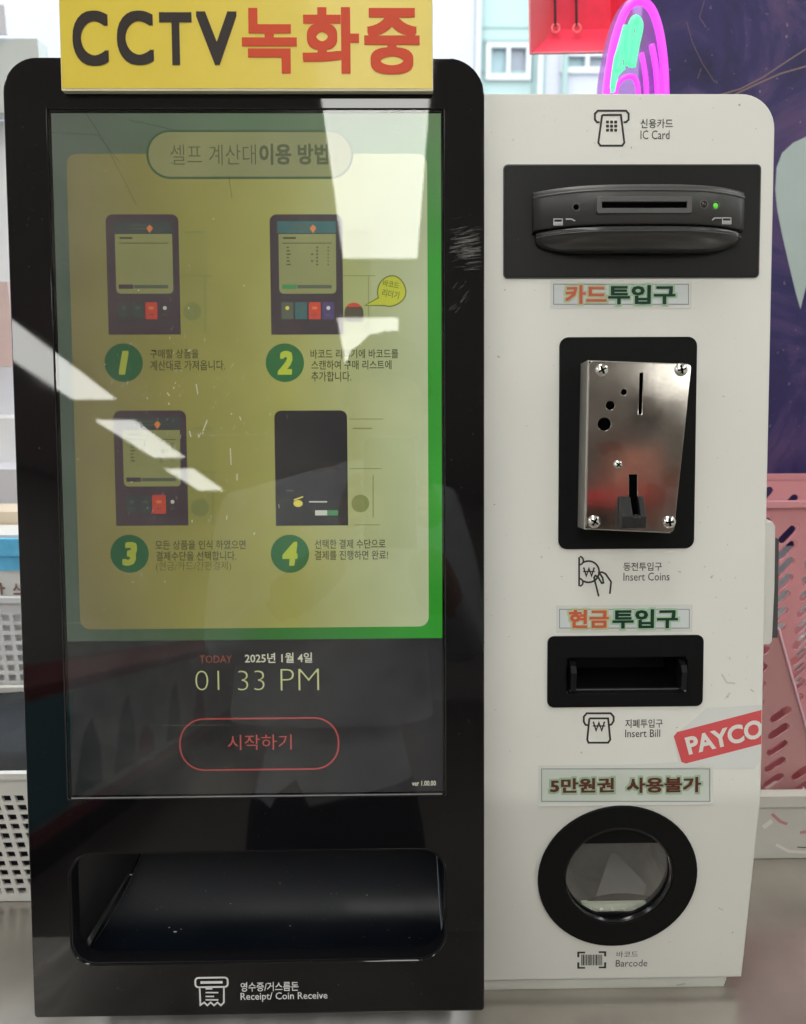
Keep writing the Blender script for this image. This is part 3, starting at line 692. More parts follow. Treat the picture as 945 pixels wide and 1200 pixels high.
# card reader
cp = FU.rect(591, 194, 889.5, 325)
me = plate_mesh(rr(*cp, .0026, 4), [], .0001, .0016, .0004); cplate = mesh_obj('card_reader_plate', me, 'plate_black', K, FU.M)
me = plate_mesh(rr(cp[0]-.0007, cp[1]-.0007, cp[2]+.0007, cp[3]+.0007, .0032, 4), [rr(cp[0]+.0001, cp[1]+.0001, cp[2]-.0001, cp[3]-.0001, .0026, 4)], .0001, .0010); mesh_obj('plate_edge', me, 'rim_grey', cplate, FU.M)
DR = .025
rx0 = FU.uv(624, 245, .002)[0]; rx1 = FU.uv(876, 245, .012)[0]
rt = FU.uv(760, 215, DR)[1]; rm = FU.uv(760, 262, DR)[1]; rb = FU.uv(760, 292, DR-.008)[1]
def depth(x, d0=.007, d1=DR, p=3.2):
    s = (x-(rx0+rx1)/2)/((rx1-rx0)/2); s = max(-1, min(1, s)); return d0+(d1-d0)*(1-abs(s)**p)
def plan(d0, d1, xs0, xs1, n=28, p=4.0):
    pts = [(xs0, .001)]
    for i in range(n+1):
        x = xs0+(xs1-xs0)*i/n; pts.append((x, depth(x, d0, d1, p)))
    pts.append((xs1, .001)); return pts
def extr_v(bm, plans):   # plans: list of (v, plan)
    rings = [[bm.verts.new((a, v, b)) for a, b in pl_] for v, pl_ in plans]
    bm.faces.new(rings[0]); bm.faces.new(rings[-1][::-1]); n = len(rings[0])
    for i in range(len(rings)-1):
        for k in range(n): bm.faces.new((rings[i][k], rings[i][(k+1) % n], rings[i+1][(k+1) % n], rings[i+1][k]))
bm = bmesh.new()
P0 = plan(.007, DR, rx0, rx1, 28, 3.2)
shr = lambda P, e: [(a, max(.001, b-e)) for a, b in P]
extr_v(bm, [(rt-.0008+.0010, shr(P0, .0022)), (rt-.0008, shr(P0, .0006)), (rt-.0026, P0), (rm, P0)])
rd = bm_obj('card_reader', bm, 'reader_grey', cplate, FU.M)
for p in rd.data.polygons: p.use_smooth = abs(p.normal.y) < .5
# raised top ridge line
bm = bmesh.new(); tube(bm, [(a, rt-.0042, b+.0001) for a, b in P0[1:-1]], .0007, 8); bm_obj('ridge', bm, 'rim_grey', cplate, FU.M)
# lower lip
bm = bmesh.new(); q0 = rm-.0016
PL = plan(.006, DR+.001, rx0+.002, rx1-.002, 28, 3.6)
extr_v(bm, [(q0, shr(PL, .001)), (q0-.0012, PL), (q0-.0030, shr(PL, .0004))] + [(q0-.0030-(q0-.0030-rb)*t_, [(a if 0 < i < 30 else a, max(.001, b-.014*t_**1.5)) for i, (a, b) in enumerate(plan(.006, DR+.001, rx0+.002+.022*t_**3.2, rx1-.002-.022*t_**3.2, 28, 3.6))]) for t_ in (.2, .4, .6, .8, 1)])
lip = bm_obj('reader_lip', bm, 'reader_lip', cplate, FU.M)
for p in lip.data.polygons: p.use_smooth = True
bm = bmesh.new(); tube(bm, [(a, q0-.0034, b+.0001) for a, b in PL[1:-1]], .00035, 6); bm_obj('lip_ridge', bm, 'rim_grey', cplate, FU.M)
bm = bmesh.new(); extr_v(bm, [(rm-.0001, shr(P0, .004)), (q0+.0001, shr(P0, .004))]); bm_obj('reader_gap', bm, 'gap', cplate, FU.M)
# slot
sl = FU.rect(701, 232, 809, 249, DR)
me = plate_mesh(rr(sl[0]-.001, sl[1]-.0008, sl[2]+.001, sl[3]+.0008, .0015, 3), [rr(sl[0]+.0024, sl[1]+.0028, sl[2]-.0024, sl[3]-.0028, .0004, 2)], DR-.003, DR+.0014, .0003); mesh_obj('card_slot', me, 'rim_grey', cplate, FU.M)
box('slot_opening', sl[0]+.0018, sl[2]-.0018, sl[1]+.0022, sl[3]-.0022, DR+.0001, DR+.0004, 'gap', cplate, FU.M)
def ring_on(px, py, r, mat_in, nm):
    uu, vv = FU.uv(px, py, DR-.001); d = depth(uu)
    me = plate_mesh(circ(uu, vv, r*1.35, 20), [circ(uu, vv, r, 20)], d-.0012, d+.0006, .0002); rg = mesh_obj(nm, me, 'rim_grey', cplate, FU.M)
    bm = bmesh.new(); bmesh.ops.create_uvsphere(bm, u_segments=14, v_segments=8, radius=r*.95, matrix=Matrix.Translation((uu, vv, d-.0008)) @ Matrix.Diagonal((1, 1, .9, 1))); bm_obj('lens', bm, mat_in, rg, FU.M, True)
ring_on(677, 241, .0022, 'gap', 'reader_hole'); ring_on(826, 239, .0023, 'led_off', 'indicator'); ring_on(841, 239, .0023, 'led_green', 'indicator')
def decal_on(pts_list, nm):
    f = Flat(FU, 0); 
    for pts, wd, closed in pts_list:
        uv_ = [FU.uv(a, b, DR-.002) for a, b in pts]; f.w = max(depth(q[0]) for q in uv_)+.0003; f.line(uv_, wd, 'ink_grey', 0, closed, True)
    return f.build(nm, cplate)
decal_on([([(651, 254), (661, 254), (661, 261), (651, 261)], 1.2, True), ([(651.5, 258.5), (660.5, 258.5)], 2.6, False), ([(664, 255.5), (671, 255.5), (675, 258)], 1.4, False)], 'card_symbol')
decal_on([([(850, 253), (860, 253), (860, 260), (850, 260)], 1.2, True), ([(850.5, 257.5), (859.5, 257.5)], 2.6, False), ([(847, 254.5), (839, 254.5), (836, 257)], 1.4, False)], 'card_symbol')

# coin acceptor
cpl = FU.rect(655, 395, 815, 643)
me = plate_mesh(rr(*cpl, .0065, 6), [], .0001, .0014, .0004); coinp = mesh_obj('coin_plate', me, 'matt_black', K, FU.M)
CW = .0245
fq = [FU.uv(*p, CW) for p in ((691, 423), (811, 427), (790, 624), (687, 619.5))]
bq = [(a, b) for a, b in fq]
bq = [(fq[0][0]-.0008, fq[0][1]+.0006), (fq[1][0]-.002, fq[1][1]+.0006), (fq[2][0]-.002, fq[2][1]-.0006), (fq[3][0]-.0008, fq[3][1]-.0006)]
bm = bmesh.new(); prism(bm, bq[::-1], .0015, CW-.0018, [(a, b) for a, b in bq[::-1]]); bevel(bm, .0008); bm_obj('coin_box', bm, 'steel_side', coinp, FU.M)
def rquad(q, r, n=4):
    out = []; m_ = len(q)
    for i in range(m_):
        p = Vector(q[i]); a = (Vector(q[i-1])-p).normalized(); b = (Vector(q[(i+1) % m_])-p).normalized()
        A = p+a*r; B = p+b*r
        for k in range(n+1): t = k/n; Q = A*(1-t)**2+p*2*t*(1-t)+B*t*t; out.append((Q.x, Q.y))
    return out
def hole(px, py, r, n=18): uu, vv = FU.uv(px, py, CW); return circ(uu, vv, r, n)
slot = [FU.uv(*p, CW) for p in ((750, 437), (754, 437), (752.5, 485.5), (748.5, 485.5))]
slot2 = [FU.uv(*p, CW) for p in ((737.5, 556), (747, 556), (747, 590), (737.5, 590))]
me = plate_mesh(rquad(fq, .0028)[::-1], [hole(731.5, 459.5, .0021), hole(715.5, 475, .0031), hole(708.5, 497, .0046), slot, slot2], CW-.0017, CW, .0003)
sp_ = mesh_obj('steel_plate', me, 'steel', coinp, FU.M)
bm = bmesh.new(); prism(bm, [(a+(.001 if i in (0, 3) else -.001)*0+0, b) for i, (a, b) in enumerate(fq[::-1])], CW-.00175, CW-.0017); bm_obj('dark_backing', bm, 'gap', coinp, FU.M)
def screw(px, py, r, nm='screw'):
    uu, vv = FU.uv(px, py, CW+.001); bm = bmesh.new()
    prof = ((1, 0), (1.0, .0005), (.86, .0013), (.55, .0019), (.0001, .0021)); n = 22; rings = []
    for k, h in prof: rings.append([bm.verts.new((uu+r*k*math.cos(2*math.pi*i/n), vv+r*k*math.sin(2*math.pi*i/n), CW+h)) for i in range(n)])
    for i in range(len(rings)-1):
        for k in range(n): bm.faces.new((rings[i][k], rings[i][(k+1) % n], rings[i+1][(k+1) % n], rings[i+1][k]))
    s_ = bm_obj(nm, bm, 'screw_steel', coinp, FU.M, True); a_ = random.random()*1.5
    for k in (0, 1):
        an = a_+k*math.pi/2; dx, dy = math.cos(an)*r*.62, math.sin(an)*r*.62; ex, ey = -math.sin(an)*r*.13, math.cos(an)*r*.13
        bm = bmesh.new(); prism(bm, [(uu-dx-ex, vv-dy-ey), (uu+dx-ex, vv+dy-ey), (uu+dx+ex, vv+dy+ey), (uu-dx+ex, vv-dy+ey)], CW+.0012, CW+.00225+.0001*k); bm_obj('screw_slot', bm, 'gap', s_, FU.M)
for px, py in ((706, 433.5), (799, 433), (697, 611.5), (785, 612)): screw(px, py, .0046)
screw(725, 544.5, .0031)
# coin return flap under the lower slot
fa = FU.rect(727, 582, 755, 618, CW+.004); fx0, fy0, fx1, fy1 = fa
bm = bmesh.new(); sw = (FU.uv(737.5, 600, CW)[0], FU.uv(747, 600, CW)[0])
for (xa, xb_) in ((fx0, sw[0]), (sw[1], fx1)):
    vs = [(fy1, CW+.0005), (fy1-.001, CW+.003), (fy0+.008, CW+.0095), (fy0, CW+.0085), (fy0, CW+.0005)]
    A = [bm.verts.new((xa, v_, w_)) for v_, w_ in vs]; B = [bm.verts.new((xb_, v_, w_)) for v_, w_ in vs]; n = len(vs)
    bm.faces.new(A); bm.faces.new(B[::-1])
    for k in range(n): bm.faces.new((A[k], A[(k+1) % n], B[(k+1) % n], B[k]))
vs = [(fy0+.0085, CW+.0005), (fy0+.0085, CW+.0075), (fy0+.007, CW+.0092), (fy0, CW+.0082), (fy0, CW+.0005)]
A = [bm.verts.new((sw[0], v_, w_)) for v_, w_ in vs]; B = [bm.verts.new((sw[1], v_, w_)) for v_, w_ in vs]; bm.faces.new(A); bm.faces.new(B[::-1])
for k in range(5): bm.faces.new((A[k], A[(k+1) % 5], B[(k+1) % 5], B[k]))
bevel(bm, .0014, 3); bm_obj('coin_flap', bm, 'flap_black', coinp, FU.M)
bm = bmesh.new(); add_box(bm, sw[0]-.0001, sw[1]+.0001, fy0+.0088, fy1, CW+.0002, CW+.0006); bm_obj('flap_slot', bm, 'gap', coinp, FU.M)

# bill slot
bp = FU.rect(641.5, 744.5, 824, 828)
me = plate_mesh(rr(*bp, .005, 6), [rr(*bill, .002, 3)], .0001, .0014, .0004); bplate = mesh_obj('bill_plate', me, 'matt_black', K, FU.M)
bx0, by0, bx1, by1 = bill
quadmesh('slot_lining', [((bx0, by0, .001), (bx1, by0, .001), (bx1-.004, by0+.009, -.04), (bx0+.004, by0+.009, -.04)), ((bx0, by1, .001), (bx0+.004, by1-.003, -.04), (bx1-.004, by1-.003, -.04), (bx1, by1, .001)),
    ((bx0, by0, .001), (bx0+.004, by0+.009, -.04), (bx0+.004, by1-.003, -.04), (bx0, by1, .001)), ((bx1, by0, .001), (bx1, by1, .001), (bx1-.004, by1-.003, -.04), (bx1-.004, by0+.009, -.04)), ((bx0+.004, by0+.009, -.04), (bx1-.004, by0+.009, -.04), (bx1-.004, by1-.003, -.04), (bx0+.004, by1-.003, -.04))], 'deep_black', bplate, FU.M)
gb = FU.uv(735, 808)[1]
box('slot_sill', bx0+.003, bx1-.003, by0+.0002, gb, -.006, .0006, 'matt_black', bplate, FU.M, .0005)
box('slot_lip', bx0+.004, bx1-.004, gb-.0001, gb+.0005, -.001, .0010, 'rim_grey', bplate, FU.M)
for xa, sg in ((bx0+.0030, 1), (bx1-.0030, -1)):
    bm = bmesh.new(); prf = [(by0+.002, .0015), (by0+.003, .0055), (by1-.010, .0075), (by1-.005, .0055), (by1-.0022, -.002), (by0+.002, -.004)]
    w2 = .0030
    A = [bm.verts.new((xa-sg*.0010, v_, w_)) for v_, w_ in prf]; B = [bm.verts.new((xa+sg*w2, v_, w_)) for v_, w_ in prf]; n = len(prf); bm.faces.new(A); bm.faces.new(B[::-1])
    for k in range(n): bm.faces.new((A[k], A[(k+1) % n], B[(k+1) % n], B[k]))
    bevel(bm, .0007); bm_obj('bill_guide', bm, 'gloss_black', bplate, FU.M)

# barcode scanner
RO = .0606
me = plate_mesh(circ(sc_c[0], sc_c[1], RO, 64), [circ(sc_in[0], sc_in[1], .0415, 56)], .0001, .0022, .0005); sc_ring = mesh_obj('scanner_ring', me, 'matt_black', K, FL.M)
me = plate_mesh(circ(sc_in[0], sc_in[1], .0414, 56), [circ(sc_in[0], sc_in[1]-.0008, .0400, 56)], -.006, .0012, .0003); mesh_obj('inner_bezel', me, 'gloss_black', sc_ring, FL.M)
zt = FL.uv(725, 987, -.006)[1]; z1_ = FL.uv(725, 1058.5, -.006)[1]; z2_ = FL.uv(725, 1073, -.006)[1]
cx, cy = sc_in; R_ = .0402; z2_ = max(z2_, cy-R_*.93); z1_ = z2_+(z1_-z2_ if z1_-z2_ > .007 else .009)
def chord(z): return math.sqrt(max(0, R_*R_-(z-cy)**2))
# black mask with the window cut out of it
win = [(cx+chord(zt)-.0006, zt)] + [(cx+R_*.985*math.cos(a_), cy+R_*.985*math.sin(a_)) for a_ in [math.asin((zt-cy)/R_)+(math.asin((z2_-cy)/R_)-math.asin((zt-cy)/R_))*k/16 for k in range(1, 16)]] + [(cx+chord(z2_)-.0006, z2_)]
win = win + [(2*cx-a_, b_) for a_, b_ in win[::-1]]
me = plate_mesh(circ(cx, cy, .0409, 56), [win], -.0062, -.0045); mesh_obj('window_mask', me, 'matt_black', sc_ring, FL.M)
bm = bmesh.new(); bm.faces.new([bm.verts.new((a_, b_, -.0052)) for a_, b_ in win]); bm_obj('scanner_glass', bm, 'scan_glass', sc_ring, FL.M)
# inside: dark well, sloping mirror and the lit strip
bm = bmesh.new(); prism(bm, circ(cx, cy, .0409, 40), -.05, -.0063, circ(cx, cy, .0409, 40)); 
for f_ in [f_ for f_ in bm.faces if len(f_.verts) > 4 and f_.calc_center_median().z > -.02]: bm.faces.remove(f_)
bm_obj('scanner_well', bm, 'scanner_grey', sc_ring, FL.M)
fl = lambda px, py, w_: (*FL.uv(px, py, w_), w_)
quadmesh('mirror', [(fl(716, 1000, -.046), fl(722, 1000, -.046), fl(778, 1057, -.012), fl(698, 1052, -.014))], 'scanner_light', sc_ring, FL.M)
bm = bmesh.new(); u0, v0 = FL.uv(728, 1062, -.011); bm.faces.new([bm.verts.new((u0+.030*math.cos(math.radians(a)), v0+.0115*math.sin(math.radians(a)), -.011)) for a in range(0, 181, 12)]); bm_obj('inner_hood', bm, 'deep_black', sc_ring, FL.M)
ls = FL.rect(682, 1059, 768, 1073.5, -.0078)
box('light_strip', ls[0], ls[2], ls[1], ls[3], -.012, -.0078, 'scanner_strip', sc_ring, FL.M, .0005)
for k in range(6):
    bm = bmesh.new(); xx, yy = FL.uv(692+k*13, 1066, -.0078); bmesh.ops.create_uvsphere(bm, u_segments=10, v_segments=6, radius=.0019, matrix=Matrix.Translation((xx, yy, -.0075))@Matrix.Diagonal((1, 1, .5, 1))); bm_obj('lamp_bead', bm, 'sticker_white', sc_ring, FL.M, True)

# printed symbols and lettering on the white faces
def sym(face): return Flat(face, .0002)
def won(x, y, a, b):
    f = Flat(FU, .0003); f.line([(x-a, y-b), (x-a*.5, y+b), (x, y-b*.8), (x+a*.5, y+b), (x+a, y-b)], 2.0, 'ink'); f.line([(x-a*1.1, y-.2), (x+a*1.1, y-.2)], 1.5, 'ink', 1); f.build('won_mark', K)
s_ = sym(FU); s_.line([(703, 143), (700, 143), (697.5, 140), (697.5, 133), (701, 129.5), (734, 129.5), (737, 133), (737, 140), (734, 143), (731, 143)], 2.4, 'ink')
s_.line([(706, 134.5), (728, 134.5), (732, 167), (729.5, 170.5), (704, 170.5), (701.5, 167), (706, 134.5)], 2.4, 'ink')
for i in range(3):
    for j in range(3): s_.rect(710.5+i*4.8, 141+j*4.8, 714+i*4.8, 144.5+j*4.8, 'ink', 0, .8)
s_.build('card_slot_symbol', K)
text('신용카드', FU, (751, 139, 789, 150), 'ink', K, .0002, .008); text('IC Card', FU, (751, 152.5, 785, 163), 'ink', K, .0002)
s_ = sym(FU)
s_.line([(679, 653), (679, 687)], 2.2, 'ink')
arc = lambda cx, cy, r, a0, a1, n=10: [(cx+r*math.cos(math.radians(a0+(a1-a0)*i/n)), cy+r*math.sin(math.radians(a0+(a1-a0)*i/n))) for i in range(n+1)]
s_.line(arc(690, 670, 12.5, -125, 120, 22), 2.2, 'ink'); s_.line(arc(679, 657, 5, -80, 80), 2, 'ink'); s_.line(arc(679, 682.5, 4.5, -80, 80), 2, 'ink')
s_.line([(702, 699), (696.5, 677), (698, 674.5), (701, 676), (705.5, 683.5), (707.5, 683), (706.5, 677), (702.5, 671), (706, 670.5), (710, 672.5), (716.5, 682), (715, 696)], 2.2, 'ink')
s_.build('coin_symbol', K); won(690.5, 670, 6.2, 5)
text('동전투입구', FU, (731, 659, 776, 669), 'ink', K, .0002, .008); text('Insert Coins', FU, (731, 671, 785, 680.5), 'ink', K, .0002)
s_ = sym(FU); s_.line([(689, 850), (686.5, 849.5), (684.5, 846), (684.5, 840), (688, 836), (716, 836), (719.5, 840), (719.5, 845), (717, 849), (714, 850)], 2.4, 'ink')
s_.line([(691, 842), (713, 842), (715.5, 867), (713, 870.5), (690, 870.5), (688.5, 867), (691, 842)], 2.4, 'ink'); s_.build('bill_symbol', K)
won(702.2, 851, 6.6, 5.2)
text('지폐투입구', FU, (733, 843, 777, 853), 'ink', K, .0002, .008); text('Insert Bill', FU, (733, 855, 774, 864), 'ink', K, .0002)
s_ = sym(FL)
for q in ([(678, 1122), (678, 1116.5), (686, 1116.5)], [(702, 1116), (709.5, 1116), (709.5, 1121)], [(678, 1128), (678, 1134.5), (686, 1134.5)], [(702, 1134), (709.5, 1134), (709.5, 1128)]): s_.line(q, 2.6, 'ink')
xx = 682.0
for i in range(13):
    wd = (1.0, 1.7, .9, 1.3)[i % 4]; s_.line([(xx, 1119), (xx, 1131.5)], wd, 'ink'); xx += 1.95
s_.build('scan_symbol', K)
text('바코드', FL, (723, 1115, 748, 1122), 'ink_soft', K, .0002); text('Barcode', FL, (722, 1125, 759, 1133), 'ink_soft', K, .0002)

mk_clear('grime', (.90, .89, .86), milk=.10, boost=0, milkcol=(.5, .5, .45)); f = Flat(FU, .0001, .00004)
for k in range(60):
    x = rs.choice((rs.gauss(860, 14), rs.uniform(585, 890))); y = rs.choice((rs.gauss(800, 25), rs.uniform(120, 930))) if x > 820 else rs.uniform(340, 930)
    if 640 < x < 820: continue
    if x > 884 or y < 340: continue
    f.circle(x, y, rs.uniform(.3, 1.1), 'grime', 0, 6)
for q in ([(846, 790), (852, 800), (862, 801)], [(880, 808), (884, 811)], [(851, 818), (856, 812)]): f.line(q, 2.2, 'grime', 1)
f.build('cover_marks', K)['kind'] = 'stuff'
f = Flat(FL, .0001); f.line([(842, 1064), (848, 1067)], .8, 'ink_grey'); f.circle(859, 1093, 1.0, 'ink_grey', 0, 6); f.line([(793, 1155), (803, 1153)], 1.5, 'ink_grey'); f.build('cover_marks', K)

# stuck-on labels
def label(face, bx, halo_parts, parts, nm, paper='label_paper', ln=True):
    f = Flat(face, .0003, .00015); x0, y0, x1, y1 = bx
    f.rect(x0-3, y0-4, x1+3, y1+4, 'tape', 0, 1); f.rect(x0, y0, x1, y1, paper, 1)
    if ln: f.line([(x0+1, y0+1), (x1-1, y0+1), (x1-1, y1-1), (x0+1, y1-1)], .9, 'label_line', 2, True)
    lb = f.build(nm, K)
    for q, tx, m, hm in parts:
        text(tx, face, q, hm, lb, .0007, .10, grow=2.6, name='lettering_glow'); text(tx, face, q, m, lb, .0010, .035)
    return lb
label(FU, (648, 332, 808, 357.5), None, [((663, 334, 711, 356), '카드', 'label_red', 'halo_yellow'), ((713, 334, 792, 356.5), '투입구', 'label_green', 'halo_green')], 'card_label')
label(FU, (655, 713, 809, 737), None, [((667, 714.5, 714, 736), '현금', 'label_red', 'halo_yellow'), ((718, 714, 795, 736.5), '투입구', 'label_green', 'halo_green')], 'cash_label')
label(FU, (634, 900, 833, 940), None, [((645, 912, 720, 929), '5만원권', 'label_dark_red', 'halo_deep'), ((735, 911, 822, 929), '사용불가', 'label_dark_red', 'halo_deep')], 'note_label', 'label_paper_green')
f = Flat(FU, .0002, .00015)
f.poly([(815, 842), (828, 830), (893.4, 826), (892.5, 891), (884, 901), (742, 903), (740, 896), (795, 893), (790, 862)], 'sticker_film', 0)
f.poly([(790, 863), (794, 858), (893, 832), (892.5, 872), (804, 895), (799, 893)], 'sticker_red', 1)
st = f.build('brand_sticker', K)
me = text_mesh('PAYCO', .035, 4)
xs = [v.co.x for v in me.vertices]; ys = [v.co.y for v in me.vertices]; q = [FU.uv(*p, .0006) for p in ((808, 885), (895.5, 864), (802.5, 864.5), (893, 842))]
for v in me.vertices:
    s = (v.co.x-min(xs))/(max(xs)-min(xs)); t = (v.co.y-min(ys))/(max(ys)-min(ys))
    bt = [q[0][i]*(1-s)+q[1][i]*s for i in (0, 1)]; tp = [q[2][i]*(1-s)+q[3][i]*s for i in (0, 1)]
    X = bt[0]*(1-t)+tp[0]*t; v.co = (min(X, .5035), bt[1]*(1-t)+tp[1]*t, .0006)
mesh_obj('lettering', me, 'sticker_white', st, FU.M)

# ------------------------------------------------------------------ yellow sign over the kiosk
SW = .0065
sg = F.rect(70, -26, 507.5, 106, SW)
s0 = F.o + F.u*((sg[0]+sg[2])/2) + F.v*sg[1] + F.n*.003
t = thing('notice_sign', 'yellow sign board with dark CCTV lettering and red Korean words, across the kiosk top', 'sign', s0)
me = plate_mesh(rr(*sg, .0008, 2), [], .0012, SW-.0003); mesh_obj('board', me, 'sign_edge', t, F.M)
f = Flat(F, SW); f.raw([(sg[0]+.0004, sg[1]+.0014), (sg[2]-.0006, sg[1]+.0014), (sg[2]-.0006, sg[3]), (sg[0]+.0004, sg[3])], 'sign_yellow'); f.build('sign_face', t)
for L_, bx in (('C', (85, 12, 127, 77)), ('C', (137, 12, 180, 76)), ('T', (187, 14, 225, 76)), ('V', (230, 13, 278, 76))):
    text(L_, F, bx, 'sign_dark', t, SW+.0003, .029, 6)
for L_, bx in (('녹', (283.5, 9, 348, 86)), ('화', (354.5, 8, 421, 86)), ('중', (427, 9, 492, 87))):
    text(L_, F, bx, 'sign_red', t, SW+.0003, .036, 6)

# ------------------------------------------------------------------ things on the counter, left
def perforated(x0, z0, x1, z1, pitchx, pitchz, hx, hz, lean, mx, mz0, mz1):
    holes = []
    nz = int((z1-z0-mz0-mz1)/pitchz); nx = int((x1-x0-2*mx)/pitchx)
    for j in range(nz):
        for i in range(nx):
            cx_ = x0+mx+(i+.5)*pitchx - lean*(j-nz/2)*pitchz; cz_ = z0+mz0+(j+.5)*pitchz
            if cx_-hx < x0+.004 or cx_+hx > x1-.004: continue
            holes.append([(cx_-hx+lean*hz, cz_-hz), (cx_+hx+lean*hz, cz_-hz), (cx_+hx-lean*hz, cz_+hz), (cx_-hx-lean*hz, cz_+hz)])
    return holes
def basket(name, label_, cat, cx_, y0, y1, x0, x1, z0, z1, mat, pit, hx, hz, lean, mz1=.02, rimmat=None, group=None, mz0=.012, tray_=.0):
    t = thing(name, label_, cat, (cx_, (y0+y1)/2, z0), group)
    Ff = Face((0, y0, 0), (1, 0, 0), (0, 0, 1))
    hs = perforated(x0, z0, x1, z1, pit[0], pit[1], hx, hz, lean, .006, mz0, mz1)
    mesh_obj('front_wall', plate_mesh([(x0, z0), (x1, z0), (x1, z1), (x0, z1)], hs, -.0024, 0), mat, t, Ff.M)
    Fb = Face((0, y1, 0), (1, 0, 0), (0, 0, 1)); mesh_obj('back_wall', plate_mesh([(x0, z0), (x1, z0), (x1, z1), (x0, z1)], hs, -.0024, 0), mat, t, Fb.M)
    for xs_ in (x0, x1):
        Fs = Face((xs_, 0, 0), (0, 1, 0), (0, 0, 1)); h2 = perforated(y0, z0, y1, z1, pit[0], pit[1], hx, hz, 0, .006, mz0, mz1)
        mesh_obj('side_wall', plate_mesh([(y0+.003, z0), (y1+.0, z0), (y1, z1), (y0+.003, z1)], h2, -.0012 if xs_ == x0 else -.0, .0012 if xs_ == x0 else .0024), mat, t, Fs.M)
    box('base', x0+.003, x1-.003, y0+.003, y1-.003, z0+.001, z0+.004, mat, t)
    bm = bmesh.new()
    for a in ((x0-.004, x1+.004, y0-.005, y0+.0005), (x0-.004, x1+.004, y1-.0005, y1+.006), (x0-.005, x0+.0005, y0+.0006, y1-.0006), (x1-.0005, x1+.005, y0+.0006, y1-.0006)): add_box(bm, *a, z1-.005, z1+.001)
    bevel(bm, .0012); bm_obj('rim', bm, rimmat or mat, t)
    return t
yb_ = .049
p0 = at_y(0, 905, yb_); p1 = at_y(0, 1057, yb_); p2 = at_y(33, 1000, yb_)
basket('plastic_basket', 'cream white basket with square holes on the counter left of the kiosk', 'basket', -.12, yb_, yb_+.17, -.33, .03, .0005, p0.z, 'basket_white', (.01135, .00935), .0036, .0031, .16, .015, mz0=.006)
# black bag lying in its top
z_b = p0.z
bm = bmesh.new(); gx, gy = 16, 8
vs = [[None]*(gy+1) for _ in range(gx+1)]
for i in range(gx+1):
    for j in range(gy+1):
        x = -.26+.29*i/gx; y = yb_+.008+.15*j/gy; e = math.sin(math.pi*i/gx)**.5*math.sin(math.pi*(j+.4)/(gy+.8))**.4
        vs[i][j] = bm.verts.new((x, y, z_b-.02+.036*e-.05*(x+.10)+random.uniform(-.003, .003)))
for i in range(gx):
    for j in range(gy): bm.faces.new((vs[i][j], vs[i+1][j], vs[i+1][j+1], vs[i][j+1]))
r_ = bmesh.ops.extrude_face_region(bm, geom=bm.faces[:]); bmesh.ops.translate(bm, verts=[q for q in r_['geom'] if isinstance(q, bmesh.types.BMVert)], vec=(0, 0, -.012))
tag(bm_obj('soft_bag', bm, 'bag_black', None, None, True), 'black soft bag lying on top of the square holed white basket', 'bag')
bg_ = bmesh.new(); add_box(bg_, -.315, .015, yb_+.006, yb_+.15, .008, z_b-.018); bevel(bg_, .008)  # added dark filler, so the basket holes read as black as a shaded inside
tag(bm_obj('dark_filler', bg_, 'bag_black'), 'dark bundle added inside the cream white square holed basket to blacken its holes', 'bundle')
# pale basket behind and goods in it
yc = .24
q0_ = at_y(0, 700, yc); q1_ = at_y(0, 842, yc)
basket('plastic_basket', 'pale basket with small faint square holes standing behind the black bag', 'basket', -.2, yc, yc+.12, -.42, -.05, .0005, q0_.z, 'basket_pale', (.0125, .0115), .0040, .0038, 0, .008, mz0=.012)
# goods standing up out of it
def zpx(py, y): return at_y(0, py, y).z
def pack(name, lab, cat, y, pya, pyb, mat, x0=-.38, x1=-.07, th=.045, r=.004): return tag(box(name, x0, x1, y, y+th, zpx(pyb, y), zpx(pya, y), mat, None, None, r, 3), lab, cat)
k1 = thing('snack_box', 'white snack box with brown letters and a blue band, standing in the pale basket', 'box', (-.22, .28, .01))
box('carton', -.38, -.07, .255, .30, .006, zpx(627, .255), 'pack_white', k1, None, .003, 2)
box('blue_band', -.381, -.069, .2530, .301, zpx(668, .255), zpx(640, .255), 'pack_blue', k1, None, .001)
box('blue_flap', -.381, -.075, .2490, .2532, zpx(650, .255), zpx(630, .255), 'pack_blue', k1, None, .002)
Fk = Face((0, .2545, 0), (1, 0, 0), (0, 0, 1))
text('스', Fk, (15, 684, 24, 697), 'pack_brown', k1, .0004, .03); text('ㅏ', Fk, (0, 683, 6, 697), 'pack_brown', k1, .0004, .05)
tag(box('cream_carton', -.40, -.06, .303, .345, .006, zpx(600, .303), 'pack_cream', None, None, .004, 2), 'cream carton standing behind the blue banded snack box', 'box')
# white stepped stand further back by the window
t = thing('stepped_stand', 'pale lilac stepped stand behind the goods left of the kiosk', 'stand', (-.3, .47, 0))
for k, (py, y0_, m_) in enumerate(((430, .50, 'shelf_lilac'), (490, .46, 'basket_pale'), (550, .41, 'shelf_lilac'))):
    box('step', -.75, -.02, y0_, WY-.02 if k == 0 else (.50, .46, .41)[k-1]-.0006, .0005, zpx(py, y0_), m_, t, None, .003)
t = tag(box('pink_packet', -.36, -.255, .50+.004, .55, zpx(430, .50)+.0005, zpx(330, .50), 'pack_pink', None, None, .006, 2), 'pink packet on the highest step of the pale stand', 'packet')

